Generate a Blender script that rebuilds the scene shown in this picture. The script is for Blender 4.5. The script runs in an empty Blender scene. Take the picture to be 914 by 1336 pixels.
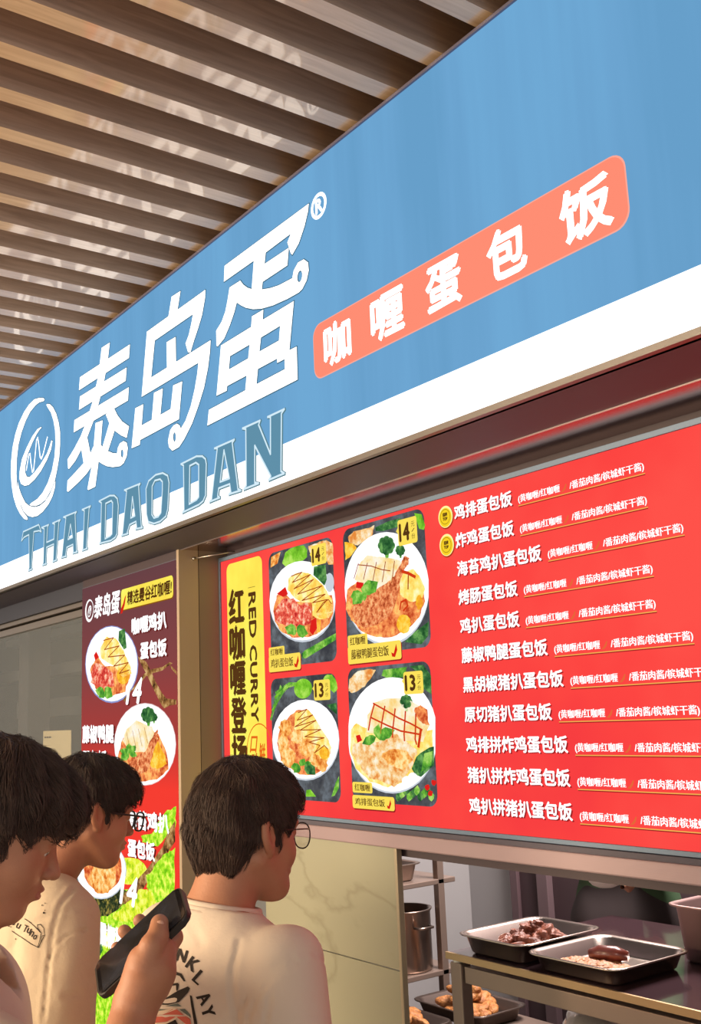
import bpy, bmesh, math, random
import numpy as np
from mathutils import Vector, Matrix
from mathutils.geometry import tessellate_polygon
from mathutils.bvhtree import BVHTree
random.seed(7); np.random.seed(7)
SC = bpy.context.scene
COL = SC.collection

# ------------------------------------------------------------------ camera
F_PX = 1352.54
CAMLOC = Vector((0, 0, 1.70))
RM = Matrix(((0.58714514, 0.17917849, 0.78940208),
             (0.80836184, -0.07850686, -0.58342763),
             (-0.0425642, 0.98067923, -0.19093597)))
cam_d = bpy.data.cameras.new('camera')
cam = bpy.data.objects.new('camera', cam_d); COL.objects.link(cam)
cam_d.sensor_fit = 'VERTICAL'; cam_d.sensor_height = 24.0; cam_d.lens = 24.0 * F_PX / 1336
cam_d.clip_start = 0.05; cam_d.clip_end = 200
cam.matrix_world = Matrix.Translation(CAMLOC) @ RM.to_4x4()
SC.camera = cam

# ------------------------------------------------------------------ world and view
SC.view_settings.view_transform = 'Standard'
SC.view_settings.look = 'None'
SC.view_settings.gamma = 1
SC.view_settings.exposure = 0.0
SC.view_settings.use_curve_mapping = False
wd = bpy.data.worlds.new('world'); SC.world = wd; wd.use_nodes = True
wd.node_tree.nodes['Background'].inputs[0].default_value = (1.0, 0.93, 0.87, 1)
wd.node_tree.nodes['Background'].inputs[1].default_value = 0.88

# ------------------------------------------------------------------ lights
def area(name, loc, target, size, power, color, size_y=None):
    d = bpy.data.lights.new(name, 'AREA'); d.energy = power; d.color = color
    d.shape = 'RECTANGLE'; d.size = size; d.size_y = size_y or size
    o = bpy.data.objects.new(name, d); COL.objects.link(o)
    o.location = loc
    o.rotation_euler = (Vector(target) - Vector(loc)).to_track_quat('-Z', 'Y').to_euler()
    return o
# unseen hall lamp behind the photographer, added warm uplight, unseen lamp of the kitchen
area('hall_lamp', (1.6, -2.6, 3.0), (-1.6, 1.0, 1.3), 2.0, 38, (1.0, 0.86, 0.74), 1.0)
area('added_warm_uplight', (-3.6, -3.2, 2.1), (-3.0, 1.2, 3.2), 3.0, 380, (1.0, 0.74, 0.48), 0.8)  # added fill without a known source, brightens the baffle undersides
area('kitchen_lamp', (-2.6, 3.3, 2.6), (-2.7, 3.0, 0.8), 1.2, 150, (1.0, 0.88, 0.84), 0.5)

# ------------------------------------------------------------------ picture <-> plane measuring
def ray(px, py):
    v = Vector((px - 457.0, 668.0 - py, -F_PX)); v.normalize()
    return RM @ v
def on_y(px, py, Y):                     # where a measured pixel meets the wall plane y = Y
    d = ray(px, py); t = Y / d.y
    return d.x * t, d.z * t + CAMLOC.z
def at(px, py, t):                       # a point at distance t
    return CAMLOC + ray(px, py) * t
RIGHT = RM @ Vector((1, 0, 0)); UP = RM @ Vector((0, 1, 0)); BACK = RM @ Vector((0, 0, 1))

# ------------------------------------------------------------------ materials
def lin(c):
    return tuple((x / 255 / 12.92) if x / 255 <= 0.04045 else ((x / 255 + 0.055) / 1.055) ** 2.4 for x in c)
MATS = {}
def pbr(name, col, rough=0.5, metal=0.0, spec=0.5, noise=None, bump=None, stretch=(1, 1, 1), alpha=1.0, coat=0.0, srgb=True):
    if name in MATS: return MATS[name]
    c = lin(col) if srgb else col
    m = bpy.data.materials.new(name); m.use_nodes = True
    nt = m.node_tree; b = nt.nodes['Principled BSDF']
    b.inputs['Base Color'].default_value = (*c, 1); b.inputs['Roughness'].default_value = rough
    b.inputs['Metallic'].default_value = metal; b.inputs['Specular IOR Level'].default_value = spec
    b.inputs['Alpha'].default_value = alpha; b.inputs['Coat Weight'].default_value = coat
    if noise or bump:
        tc = nt.nodes.new('ShaderNodeTexCoord'); mp = nt.nodes.new('ShaderNodeMapping')
        mp.inputs['Scale'].default_value = stretch
        nt.links.new(tc.outputs['Object'], mp.inputs['Vector'])
    if noise:
        sc, amt, col2 = noise
        n = nt.nodes.new('ShaderNodeTexNoise'); n.inputs['Scale'].default_value = sc; n.inputs['Detail'].default_value = 5
        r = nt.nodes.new('ShaderNodeValToRGB'); e = r.color_ramp.elements
        e[0].position = 0.5 - amt; e[1].position = 0.5 + amt
        e[0].color = (*lin(col2), 1); e[1].color = (*c, 1)
        nt.links.new(mp.outputs[0], n.inputs['Vector']); nt.links.new(n.outputs['Fac'], r.inputs['Fac'])
        nt.links.new(r.outputs['Color'], b.inputs['Base Color'])
    if bump:
        sc, st = bump
        n = nt.nodes.new('ShaderNodeTexNoise'); n.inputs['Scale'].default_value = sc; n.inputs['Detail'].default_value = 4
        bp = nt.nodes.new('ShaderNodeBump'); bp.inputs['Strength'].default_value = st; bp.inputs['Distance'].default_value = 0.01
        nt.links.new(mp.outputs[0], n.inputs['Vector']); nt.links.new(n.outputs['Fac'], bp.inputs['Height'])
        nt.links.new(bp.outputs['Normal'], b.inputs['Normal'])
    MATS[name] = m
    return m
def emi(col, strength=1.0, noise=None, stretch=(1, 1, 1)):
    """backlit print: plain colour, or a mottled one (col, other colours) for photographs of food"""
    key = ('emi', tuple(col), strength, noise, stretch)
    if key in MATS: return MATS[key]
    m = bpy.data.materials.new('backlit_print'); m.use_nodes = True
    nt = m.node_tree; nt.nodes.remove(nt.nodes['Principled BSDF'])
    out = nt.nodes['Material Output']; em = nt.nodes.new('ShaderNodeEmission')
    em.inputs['Color'].default_value = (*lin(col), 1); em.inputs['Strength'].default_value = strength
    nt.links.new(em.outputs[0], out.inputs[0])
    if noise:
        sc, cols = noise
        tc = nt.nodes.new('ShaderNodeTexCoord'); mp = nt.nodes.new('ShaderNodeMapping'); mp.inputs['Scale'].default_value = stretch
        n = nt.nodes.new('ShaderNodeTexNoise'); n.inputs['Scale'].default_value = sc; n.inputs['Detail'].default_value = 4
        n.inputs['Roughness'].default_value = 0.65
        r = nt.nodes.new('ShaderNodeValToRGB'); e = r.color_ramp.elements
        allc = [cols[0], col] + list(cols[1:])
        while len(e) < len(allc): e.new(0.5)
        for i, c in enumerate(allc):
            e[i].position = 0.36 + 0.28 * i / (len(allc) - 1); e[i].color = (*lin(c), 1)
        nt.links.new(tc.outputs['Object'], mp.inputs[0]); nt.links.new(mp.outputs[0], n.inputs['Vector'])
        nt.links.new(n.outputs['Fac'], r.inputs['Fac']); nt.links.new(r.outputs['Color'], em.inputs['Color'])
    MATS[key] = m
    return m

WHITE = (255, 255, 255)
M_steel = pbr('brushed_steel', (188, 170, 158), 0.32, 0.9, stretch=(1, 1, 30), bump=(60, 0.08))
M_steel_h = pbr('brushed_steel_flat', (175, 158, 148), 0.22, 1.0, stretch=(2, 60, 60), bump=(40, 0.05))
M_dark = pbr('dark_grey_paint', (82, 80, 94), 0.6)
M_frame = pbr('screen_frame_metal', (112, 134, 158), 0.45, 0.3)
M_skin = pbr('skin', (184, 132, 102), 0.55, noise=(14, 0.2, (174, 118, 88)), bump=(220, 0.06))
M_lip = pbr('lips', (170, 98, 84), 0.45)
M_hair = pbr('black_hair', (66, 57, 52), 0.6, spec=0.3, noise=(60, 0.2, (54, 46, 42)))
M_hairb = pbr('dark_brown_hair', (80, 64, 56), 0.6, spec=0.3, noise=(60, 0.2, (64, 50, 44)))
M_cream = pbr('cream_cotton', (226, 212, 194), 0.9, bump=(30, 0.25))
M_cream2 = pbr('beige_cotton', (208, 192, 166), 0.9, bump=(26, 0.3))
M_cream3 = pbr('pale_cotton', (218, 200, 184), 0.9, bump=(30, 0.25))
M_denim = pbr('dark_trousers', (52, 52, 60), 0.9)
M_shoe = pbr('white_shoes', (200, 196, 190), 0.7)
M_black = pbr('black_plastic', (30, 29, 30), 0.3)
M_ink = pbr('dark_print', (44, 36, 30), 0.85)

# ------------------------------------------------------------------ mesh helpers
def finish(name, me, mats, parent=None, smooth=False):
    for m in (mats if isinstance(mats, (list, tuple)) else [mats]): me.materials.append(m)
    if smooth:
        me.polygons.foreach_set('use_smooth', [True] * len(me.polygons))
    o = bpy.data.objects.new(name, me); COL.objects.link(o)
    if parent is not None:                # meshes are built in world coordinates; keep them there
        o.parent = parent
        if parent.parent is None: o.matrix_parent_inverse = Matrix.Translation(-parent.location)
    return o
def tag(o, label=None, cat=None, group=None, kind=None):
    if label: o['label'] = label
    if cat: o['category'] = cat
    if group: o['group'] = group
    if kind: o['kind'] = kind
    return o
def thing(name, label, cat, group=None, loc=(0, 0, 0)):
    o = bpy.data.objects.new(name, None); COL.objects.link(o); o.location = loc; o.empty_display_size = 0.05
    return tag(o, label, cat, group)
class MB:
    """collects solids, then links them as one mesh; coordinates are world minus origin"""
    def __init__(s, org=(0, 0, 0)): s.bm = bmesh.new(); s.o = Vector(org)
    def box(s, x0, x1, y0, y1, z0, z1, bev=0.0, mi=0):
        vs = [s.bm.verts.new(Vector(p) - s.o) for p in ((x0, y0, z0), (x1, y0, z0), (x1, y1, z0), (x0, y1, z0), (x0, y0, z1), (x1, y0, z1), (x1, y1, z1), (x0, y1, z1))]
        fs = [s.bm.faces.new([vs[i] for i in f]) for f in ((0, 3, 2, 1), (4, 5, 6, 7), (0, 1, 5, 4), (1, 2, 6, 5), (2, 3, 7, 6), (3, 0, 4, 7))]
        for f in fs: f.material_index = mi
        if bev:
            es = list({e for f in fs for e in f.edges})
            bmesh.ops.bevel(s.bm, geom=es, offset=bev, segments=2, profile=0.5, affect='EDGES')
        return s
    def tube(s, pts, r, n=8, mi=0, closed=False):
        pts = [Vector(p) - s.o for p in pts]; rings = []
        N = len(pts); rr = r if isinstance(r, (list, tuple)) else [r] * N
        prev = None
        for i, p in enumerate(pts):
            a = pts[i - 1] if (i > 0 or closed) else p
            b = pts[(i + 1) % N] if (i < N - 1 or closed) else p
            t = (b - a).normalized()
            u = (prev - t * prev.dot(t)) if prev is not None else t.orthogonal()
            u.normalize(); prev = u; w = t.cross(u)
            rings.append([s.bm.verts.new(p + (u * math.cos(2 * math.pi * k / n) + w * math.sin(2 * math.pi * k / n)) * rr[i]) for k in range(n)])
        for i in range(N if closed else N - 1):
            A, B = rings[i], rings[(i + 1) % N]
            for k in range(n):
                f = s.bm.faces.new((A[k], A[(k + 1) % n], B[(k + 1) % n], B[k])); f.smooth = True; f.material_index = mi
        if not closed:
            s.bm.faces.new(rings[0][::-1]).material_index = mi; s.bm.faces.new(rings[-1]).material_index = mi
        return s
    def lathe(s, c, prof, n=32, mi=0, cap=True):
        c = Vector(c) - s.o; rings = []
        for r, z in prof:
            rings.append([s.bm.verts.new(c + Vector((r * math.cos(2 * math.pi * k / n), r * math.sin(2 * math.pi * k / n), z))) for k in range(n)])
        for A, B in zip(rings, rings[1:]):
            for k in range(n):
                f = s.bm.faces.new((A[k], A[(k + 1) % n], B[(k + 1) % n], B[k])); f.smooth = True; f.material_index = mi
        if cap:
            s.bm.faces.new(rings[0][::-1]).material_index = mi; s.bm.faces.new(rings[-1]).material_index = mi
        return s
    def pan(s, cx, cy, levels, n=6, mi=0):
        """open pan lofted through rounded rectangles (half w, half d, corner r, z)"""
        rings = []
        for hw, hd, r, z in levels:
            ring = []
            for qx, qy, a0 in ((1, 1, 0), (-1, 1, 90), (-1, -1, 180), (1, -1, 270)):
                for k in range(n + 1):
                    a = math.radians(a0 + 90 * k / n)
                    ring.append(s.bm.verts.new(Vector((cx + qx * (hw - r) + r * math.cos(a), cy + qy * (hd - r) + r * math.sin(a), z)) - s.o))
            rings.append(ring)
        L = len(rings[0])
        for A, B in zip(rings, rings[1:]):
            for k in range(L):
                f = s.bm.faces.new((A[k], A[(k + 1) % L], B[(k + 1) % L], B[k])); f.smooth = True; f.material_index = mi
        s.bm.faces.new(rings[0][::-1]).material_index = mi; s.bm.faces.new(rings[-1]).material_index = mi
        return s
    def build(s, name, mats, parent=None):
        me = bpy.data.meshes.new(name)
        bmesh.ops.recalc_face_normals(s.bm, faces=s.bm.faces)
        s.bm.to_mesh(me); s.bm.free()
        return finish(name, me, mats, parent)
def box(name, x0, x1, y0, y1, z0, z1, mat, parent=None, bev=0.0, org=(0, 0, 0)):
    return MB(org).box(x0, x1, y0, y1, z0, z1, bev).build(name, mat, parent)

# ------------------------------------------------------------------ lettering
_glyph = {}
def glyphs(body, font_scale=1.0):
    if body in _glyph: return _glyph[body]
    cu = bpy.data.curves.new('lettering', 'FONT'); cu.body = body; cu.resolution_u = 2
    o = bpy.data.objects.new('lettering', cu); COL.objects.link(o)
    dg = bpy.context.evaluated_depsgraph_get()
    me = bpy.data.meshes.new_from_object(o.evaluated_get(dg))
    v = np.array([tuple(x.co)[:2] for x in me.vertices]); f = [tuple(p.vertices) for p in me.polygons]
    bpy.data.objects.remove(o); bpy.data.curves.remove(cu); bpy.data.meshes.remove(me)
    mn, mx = v.min(0), v.max(0)
    v = (v - mn) / np.maximum(mx - mn, 1e-6)
    _glyph[body] = (v, f)
    return _glyph[body]
def stroke(pts, w, closed=False):
    """polyline (plane coords) -> list of polygons of the given width"""
    out = []; n = len(pts)
    for i in range(n if closed else n - 1):
        a = Vector(pts[i]); b = Vector(pts[(i + 1) % n]); d = b - a
        if d.length < 1e-7: continue
        d.normalize(); p = Vector((-d.y, d.x)) * w / 2; a2 = a - d * w * 0.35; b2 = b + d * w * 0.35
        out.append([a2 + p, b2 + p, b2 - p, a2 - p])
    return out
def ell(cx, cy, rx, ry, n=28, rot=0):
    c, s = math.cos(rot), math.sin(rot)
    return [(cx + rx * math.cos(2 * math.pi * k / n) * c - ry * math.sin(2 * math.pi * k / n) * s,
             cy + rx * math.cos(2 * math.pi * k / n) * s + ry * math.sin(2 * math.pi * k / n) * c) for k in range(n)]
def rrect(x0, x1, z0, z1, r, n=6):
    out = []
    for cx, cz, a0 in ((x1 - r, z1 - r, 0), (x0 + r, z1 - r, 90), (x0 + r, z0 + r, 180), (x1 - r, z0 + r, 270)):
        for k in range(n + 1):
            a = math.radians(a0 + 90 * k / n); out.append((cx + r * math.cos(a), cz + r * math.sin(a)))
    return out
class Print:
    """flat print on the wall plane y = Y; coordinates (x, z) metres, or measured pixels through px()"""
    def __init__(s, Y, org=(0, 0), sc=1.0): s.Y = Y; s.org = org; s.sc = sc; s.v = []; s.f = []; s.fm = []; s.mats = []
    def px(s, pts): return [on_y(s.org[0] + x / s.sc, s.org[1] + y / s.sc, s.Y) for x, y in pts]
    def mi(s, m):
        if m not in s.mats: s.mats.append(m)
        return s.mats.index(m)
    def poly(s, pts, m, layer=1, holes=(), pixel=False, thick=0.0):
        loops = [pts] + list(holes)
        if pixel: loops = [s.px(l) for l in loops]
        y = s.Y - 0.0006 * layer - thick
        base = len(s.v); flat = [p for l in loops for p in l]
        tris = tessellate_polygon([[Vector((p[0], p[1], 0)) for p in l] for l in loops])
        s.v += [(p[0], y, p[1]) for p in flat]
        k = s.mi(m)
        for t in tris: s.f.append(tuple(base + i for i in t)); s.fm.append(k)
        if thick:
            b2 = len(s.v); s.v += [(p[0], s.Y, p[1]) for p in flat]; o = 0
            for l in loops:
                L = len(l)
                for i in range(L):
                    j = (i + 1) % L
                    s.f.append((base + o + i, base + o + j, b2 + o + j, b2 + o + i)); s.fm.append(k)
                o += L
    def E(s, cx, cy, rx, ry, m, layer=1, rot=0): s.poly(ell(cx, cy, rx, ry, 28, math.radians(rot)), m, layer, pixel=True)
    def line(s, pts, w, m, layer=1, closed=False, pixel=True):
        p = s.px(pts) if pixel else pts
        for q in stroke(p, w, closed): s.poly(q, m, layer)
    def text(s, body, x0, x1, z0, z1, m, layer=2, bold=0.0, shear=0.0, rot=False, stamps=4):
        v, f = glyphs(body); k = s.mi(m); y = s.Y - 0.0006 * layer
        offs = [(0, 0)] if not bold else ([(-bold, 0), (bold, 0), (0, bold), (0, -bold)] if stamps == 4 else [(-bold, 0), (bold, 0)])
        for dx, dz in offs:
            base = len(s.v)
            if rot:   # reading downwards
                X = x0 + (v[:, 1]) * (x1 - x0) + dx; Z = z1 - v[:, 0] * (z1 - z0) + dz
            else:
                X = x0 + v[:, 0] * (x1 - x0) + dx + shear * v[:, 1]; Z = z0 + v[:, 1] * (z1 - z0) + dz
            s.v += [(a, y, b) for a, b in zip(X.tolist(), Z.tolist())]
            s.f += [tuple(base + i for i in t) for t in f]; s.fm += [k] * len(f)
    def build(s, name, parent=None):
        me = bpy.data.meshes.new(name); me.from_pydata(s.v, [], s.f); me.polygons.foreach_set('material_index', s.fm)
        return finish(name, me, s.mats, parent)

# ================================================================== THE SETTING
YS, YB, YP = 1.5, 1.87, 1.70           # sign face, menu board face, poster face
box('floor', -14, 6, -7, 9, -0.1, 0, pbr('floor_tiles', (170, 160, 150), 0.35, noise=(3, 0.3, (150, 140, 132)))).__setitem__('kind', 'structure')
ZC = 3.205                             # underside of the ceiling baffles
box('ceiling', -14, 6, -7, 9, 3.62, 3.7, pbr('plenum_black', (58, 50, 48), 0.9))['kind'] = 'structure'

def wood_mat(name, col, col2, rough, coat):
    m = bpy.data.materials.new(name); m.use_nodes = True; nt = m.node_tree; b = nt.nodes['Principled BSDF']
    tc = nt.nodes.new('ShaderNodeTexCoord'); mp = nt.nodes.new('ShaderNodeMapping'); mp.inputs['Scale'].default_value = (14, 0.9, 14)
    n = nt.nodes.new('ShaderNodeTexNoise'); n.inputs['Scale'].default_value = 5; n.inputs['Detail'].default_value = 6; n.inputs['Distortion'].default_value = 0.6
    r = nt.nodes.new('ShaderNodeValToRGB'); e = r.color_ramp.elements
    e[0].position = 0.3; e[1].position = 0.7; e[0].color = (*lin(col2), 1); e[1].color = (*lin(col), 1)
    nt.links.new(tc.outputs['Object'], mp.inputs[0]); nt.links.new(mp.outputs[0], n.inputs['Vector'])
    nt.links.new(n.outputs['Fac'], r.inputs['Fac']); nt.links.new(r.outputs['Color'], b.inputs['Base Color'])
    b.inputs['Roughness'].default_value = rough; b.inputs['Coat Weight'].default_value = coat; b.inputs['Coat Roughness'].default_value = 0.06; b.inputs['Coat IOR'].default_value = 1.9
    return m
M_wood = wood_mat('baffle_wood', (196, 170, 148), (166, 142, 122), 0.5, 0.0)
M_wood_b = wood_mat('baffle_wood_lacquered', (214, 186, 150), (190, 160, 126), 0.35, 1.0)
BP = 0.1112 * 1.505                    # spacing of the baffles
ceil_root = thing('baffle_ceiling', 'slatted ceiling of brown wood grain baffles running up to the blue sign', 'ceiling', loc=(0, 0, ZC))
x0 = -0.990 * 1.505 + 0.0076
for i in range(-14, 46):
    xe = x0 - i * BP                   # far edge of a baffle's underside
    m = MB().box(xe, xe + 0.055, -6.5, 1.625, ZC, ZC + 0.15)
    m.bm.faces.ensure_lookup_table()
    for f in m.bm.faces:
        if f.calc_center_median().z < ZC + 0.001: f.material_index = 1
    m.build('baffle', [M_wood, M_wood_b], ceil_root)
box('trim_1', -14, 1.6, 1.63, 1.70, ZC - 0.01, 3.615, pbr('black_trim', (40, 36, 40), 0.6))['kind'] = 'structure'

# sign box -----------------------------------------------------------------
ZT, ZW, ZB0 = 3.186, 2.4355, 2.3255
sign = thing('shop_sign', 'long blue and white illuminated shop sign with white lettering under the ceiling', 'sign', loc=(0, YS, ZB0))
m_blue = emi((108, 164, 208), 1.0, noise=(1.6, ((103, 159, 202), (111, 169, 213))), stretch=(3, 1, 0.25))
m_white = emi(WHITE, 1.6)
M_trim = pbr('sign_trim_grey', (120, 118, 116), 0.4, 0.6)
p = Print(YS); p.poly([(-7.2, ZW), (1.2, ZW), (1.2, ZT), (-7.2, ZT)], m_blue, 0); p.build('blue_panel', sign)
p = Print(YS); p.poly([(-7.2, ZB0), (1.2, ZB0), (1.2, ZW), (-7.2, ZW)], m_white, 0); p.build('white_band', sign)
b = MB().box(-7.2, 1.2, YS + 0.004, YS + 0.2, ZB0 - 0.006, ZT + 0.004)
b.build('sign_box', M_trim, sign)
box('lower_trim', -7.2, 1.2, YS - 0.006, YS + 0.02, ZB0 - 0.014, ZB0 - 0.0005, M_trim, sign)
box('upper_trim', -7.2, 1.2, YS - 0.006, YS + 0.02, ZT, ZT + 0.008, pbr('trim_lilac', (120, 118, 140), 0.4, 0.5), sign)

# big logo lettering, traced stroke by stroke --------------------------------
LOGO = {
 'Z1': ((80, 440), 6.36, [
   [(158,332),(572,60),(564,172),(150,440)], [(158,492),(545,252),(537,362),(150,603)], [(112,688),(563,415),(556,525),(106,790)],
   [(338,88),(405,45),(390,178),(370,298),(357,370),(327,495),(308,568),(268,700),(218,830),(170,930),(120,1025),(68,1092),(60,1090),(55,1015),(110,925),(165,820),(195,742),(240,608),(262,540),(290,412),(305,345),(322,225)],
   [(372,640),(440,590),(470,650),(508,700),(565,740),(545,835),(500,815),(445,775),(402,715)],
   [(402,712),(445,775),(390,945),(345,912)],
   [(288,712),(345,690),(330,890),(345,912),(312,1035),(285,1240),(228,1268),(220,1260),(255,1070),(245,965),(272,905)],
   [(218,830),(245,965),(270,905),(255,1070),(215,1130),(150,1200),(60,1283),(50,1275),(55,1190),(120,1120),(188,1045),(170,930)],
   ([(330,890),(345,912),(390,945),(430,962),(465,965),(472,920),(490,880),(520,862),(545,875),(555,920),(545,990),(520,1045),(490,1070),(430,1078),(380,1070),(340,1050),(308,1028)], [ell(508,965,11,35,12)])]),
 'Z2': ((165, 370), 5.808, [
   [(345,100),(412,57),(388,210),(320,255)],
   [(158,365),(600,48),(598,110),(575,240),(545,340),(515,430),(487,522),(470,522),(450,455),(475,390),(495,300),(507,232),(217,432),(190,712),(118,858)],
   ([(190,712),(640,430),(635,520),(620,640),(590,790),(550,920),(500,1060),(440,1180),(400,1240),(350,1267),(325,1240),(318,1190),(335,1110),(360,1075),(385,1062),(405,1075),(415,1100),(450,1040),(490,930),(520,800),(540,680),(548,600),(118,858)], [ell(367,1163,11,36,12)]),
   [(307,445),(375,405),(378,595),(310,640)],
   [(70,945),(130,915),(118,1075),(195,1032),(212,828),(278,795),(260,995),(338,950),(357,772),(425,742),(400,1028),(107,1185),(103,1222),(42,1248)]]),
 'Z3': ((260, 245), 5.376, [
   [(180,548),(770,112),(765,165),(740,270),(700,390),(655,470),(645,462),(620,385),(645,322),(468,455),(460,535),(630,422),(620,545),(447,660),(440,718),(370,716),(385,512),(175,660)],
   ([(215,700),(290,652),(310,680),(340,702),(370,712),(440,715),(500,705),(560,685),(655,635),(665,580),(695,525),(735,503),(765,525),(770,580),(755,650),(725,710),(700,735),(620,780),(520,825),(440,848),(380,852),(330,842),(295,825),(265,805)], [ell(707,622,17,42,12,math.radians(8))])]),
 'Z4': ((260, 385), 6.529, [
   [(261,-64),(322,64),(300,150),(262,260),(215,370),(160,438),(150,432),(147,305),(195,225),(225,140),(243,50)],
   ([(188,430),(445,272),(452,182),(548,125),(543,212),(808,52),(770,470),(832,440),(840,720),(72,1112),(85,978),(395,812),(407,685),(240,775),(237,815),(150,858)],
    [[(265,520),(432,422),(420,540),(255,635)], [(528,362),(692,262),(682,388),(515,482)], [(502,630),(665,542),(667,578),(730,545),(732,632),(490,760)]])]),
 'Z5': ((5, 510), 7.422, [
   [(398,82),(385,70),(350,68),(300,82),(250,130),(200,205),(150,310),(115,420),(88,550),(75,680),(72,800),(80,920),(98,1030),(125,1120),(160,1190),(200,1240),(228,1250),(236,1240),(225,1215),(190,1170),(165,1110),(145,1020),(130,900),(125,800),(130,650),(145,520),(175,400),(215,290),(260,200),(310,140),(345,112),(390,98)],
   [(415,135),(425,127),(450,130),(480,160),(510,220),(535,310),(548,400),(548,520),(540,640),(520,760),(497,870),(460,960),(410,1050),(360,1095),(310,1115),(270,1112),(252,1105),(270,1085),(330,1045),(380,985),(430,890),(470,770),(495,640),(505,500),(500,380),(485,290),(460,210),(430,165)],
   [(138,875),(150,940),(175,1010),(210,1080),(250,1115),(300,1127),(350,1115),(400,1075),(450,1000),(502,872),(500,930),(475,1020),(435,1100),(380,1170),(330,1210),(280,1222),(235,1208),(195,1165),(160,1080),(140,970)],
   [(365,350),(330,370),(280,440),(225,550),(180,660),(157,780),(155,850),(170,900),(205,920),(245,910),(300,860),(360,780),(420,670),(460,570),(475,485),(465,480),(450,530),(420,610),(360,710),(300,790),(255,835),(225,830),(210,790),(212,720),(235,610),(280,500),(320,420),(350,375),(368,358)]]),
}
NZIG = [(222,765),(245,620),(258,610),(265,690),(280,785),(292,770),(305,640),(320,480),(332,455),(342,520),(355,640),(368,655),(385,610),(425,450)]
m_led = emi(WHITE, 1.9)
def logo_shape(keys, thick, m, xf=None, Y=YS, parent=None, root=None, name='logo_character', outline=True):
    for k in keys:
        org, sc, polys = LOGO[k]
        pr = Print(YS, org, sc); q = Print(Y)
        edge = emi((74, 112, 132), 0.9)
        for pl in polys:
            ring, holes = (pl if isinstance(pl, tuple) else (pl, []))
            L = [pr.px(l) for l in [ring] + holes]
            if xf: L = [[xf(*c) for c in l] for l in L]
            if outline:
                for l in L:
                    for st in stroke(l, 0.006, True): q.poly(st, edge, 1)
            q.poly(L[0], m, 3 if not thick else 1, L[1:], thick=thick)
        if k == 'Z5':
            l = pr.px(NZIG)
            if xf: l = [xf(*c) for c in l]
            for st in stroke(l, 0.0085 * (1 if not xf else 0.2)): q.poly(st, m, 3)
        yield q, k
for nm, keys in (('logo_character', ['Z1']), ('logo_character', ['Z2']), ('logo_character', ['Z3', 'Z4']), ('ring_emblem', ['Z5'])):
    allq = None
    for q, k in logo_shape(keys, 0.0, m_led):
        if allq is None: allq = q
        else:
            base = len(allq.v); allq.v += q.v; allq.f += [tuple(i + base for i in f) for f in q.f]
            allq.fm += [allq.mi(q.mats[i]) for i in q.fm]
    allq.build(nm, sign)
# registered mark
q = Print(YS); cx, cz = on_y(415.9, 268.6, YS); rr = 0.037
q.poly(ell(cx, cz, rr, rr), m_led, 2, [ell(cx, cz, rr * 0.72, rr * 0.72)])
q.text('R', cx - 0.014, cx + 0.016, cz - 0.019, cz + 0.019, m_led, 2, 0.0025)
q.build('registered_mark', sign)
# latin lettering
LAT = [((20, 600), 4.352, [
   [(48,408),(136,368),(150,408),(138,402),(108,408),(94,605),(97,620),(76,629),(82,610),(80,425),(52,440),(38,460)],
   [(152,385),(192,368),(186,380),(181,468),(222,450),(226,365),(214,360),(258,340),(250,352),(234,560),(238,568),(214,578),(218,565),(221,478),(180,497),(176,582),(179,590),(156,597),(162,582),(167,392)],
   ([(276,325),(350,295),(342,308),(350,515),(356,522),(328,530),(332,520),(330,480),(295,497),(288,540),(292,547),(262,555),(268,543),(290,330)], [[(316,365),(328,440),(302,452)]]),
   [(382,283),(430,262),(422,275),(406,495),(411,503),(382,514),(387,502),(395,290)],
   ([(478,235),(540,203),(565,203),(582,220),(588,260),(580,420),(570,440),(545,458),(480,475),(487,462),(492,245)], [[(516,248),(548,232),(556,245),(552,420),(542,432),(512,448)]]),
   ([(622,172),(712,135),(703,148),(718,375),(725,384),(685,393),(692,382),(688,350),(652,368),(638,412),(643,418),(605,430),(612,418),(635,178)], [[(668,210),(682,318),(658,330)]]),
   ([(745,165),(760,120),(800,85),(840,75),(868,90),(876,130),(868,280),(858,320),(825,350),(790,362),(758,352),(748,310)], [[(780,150),(795,118),(825,110),(838,125),(838,170),(830,300),(815,322),(790,330),(778,310)]])]),
 ((220, 520), 5.376, [
   ([(90,460),(200,405),(240,405),(262,425),(268,460),(262,680),(245,720),(215,745),(100,800),(112,780),(108,470)], [[(152,472),(195,450),(215,465),(215,690),(200,710),(148,740)]]),
   ([(325,350),(465,288),(450,310),(490,635),(510,645),(425,672),(440,655),(432,600),(355,630),(348,685),(362,695),(290,725),(305,710),(345,350)], [[(392,362),(430,560),(365,585)]]),
   [(522,210),(645,155),(635,185),(718,390),(718,130),(698,130),(815,75),(795,105),(792,510),(815,525),(705,572),(720,545),(608,330),(608,590),(635,595),(530,637),(548,610),(545,215)]])]
m_lat = emi((100, 150, 176), 0.92); m_rim = emi((214, 238, 250), 1.0); m_teal = emi((96, 138, 150), 0.85)
for org, sc, letters in LAT:
    for pl in letters:
        ring, holes = (pl if isinstance(pl, tuple) else (pl, []))
        q = Print(YS, org, sc); L = [q.px(l) for l in [ring] + holes]
        q.poly(L[0], m_lat, 3, L[1:])
        for l in L:
            for st in stroke([(a + 0.0012, b_ - 0.001) for a, b_ in l], 0.0105, True): q.poly(st, m_teal, 1)
            for st in stroke(l, 0.0062, True): q.poly(st, m_rim, 4)
        q.build('latin_letter', sign)
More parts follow.
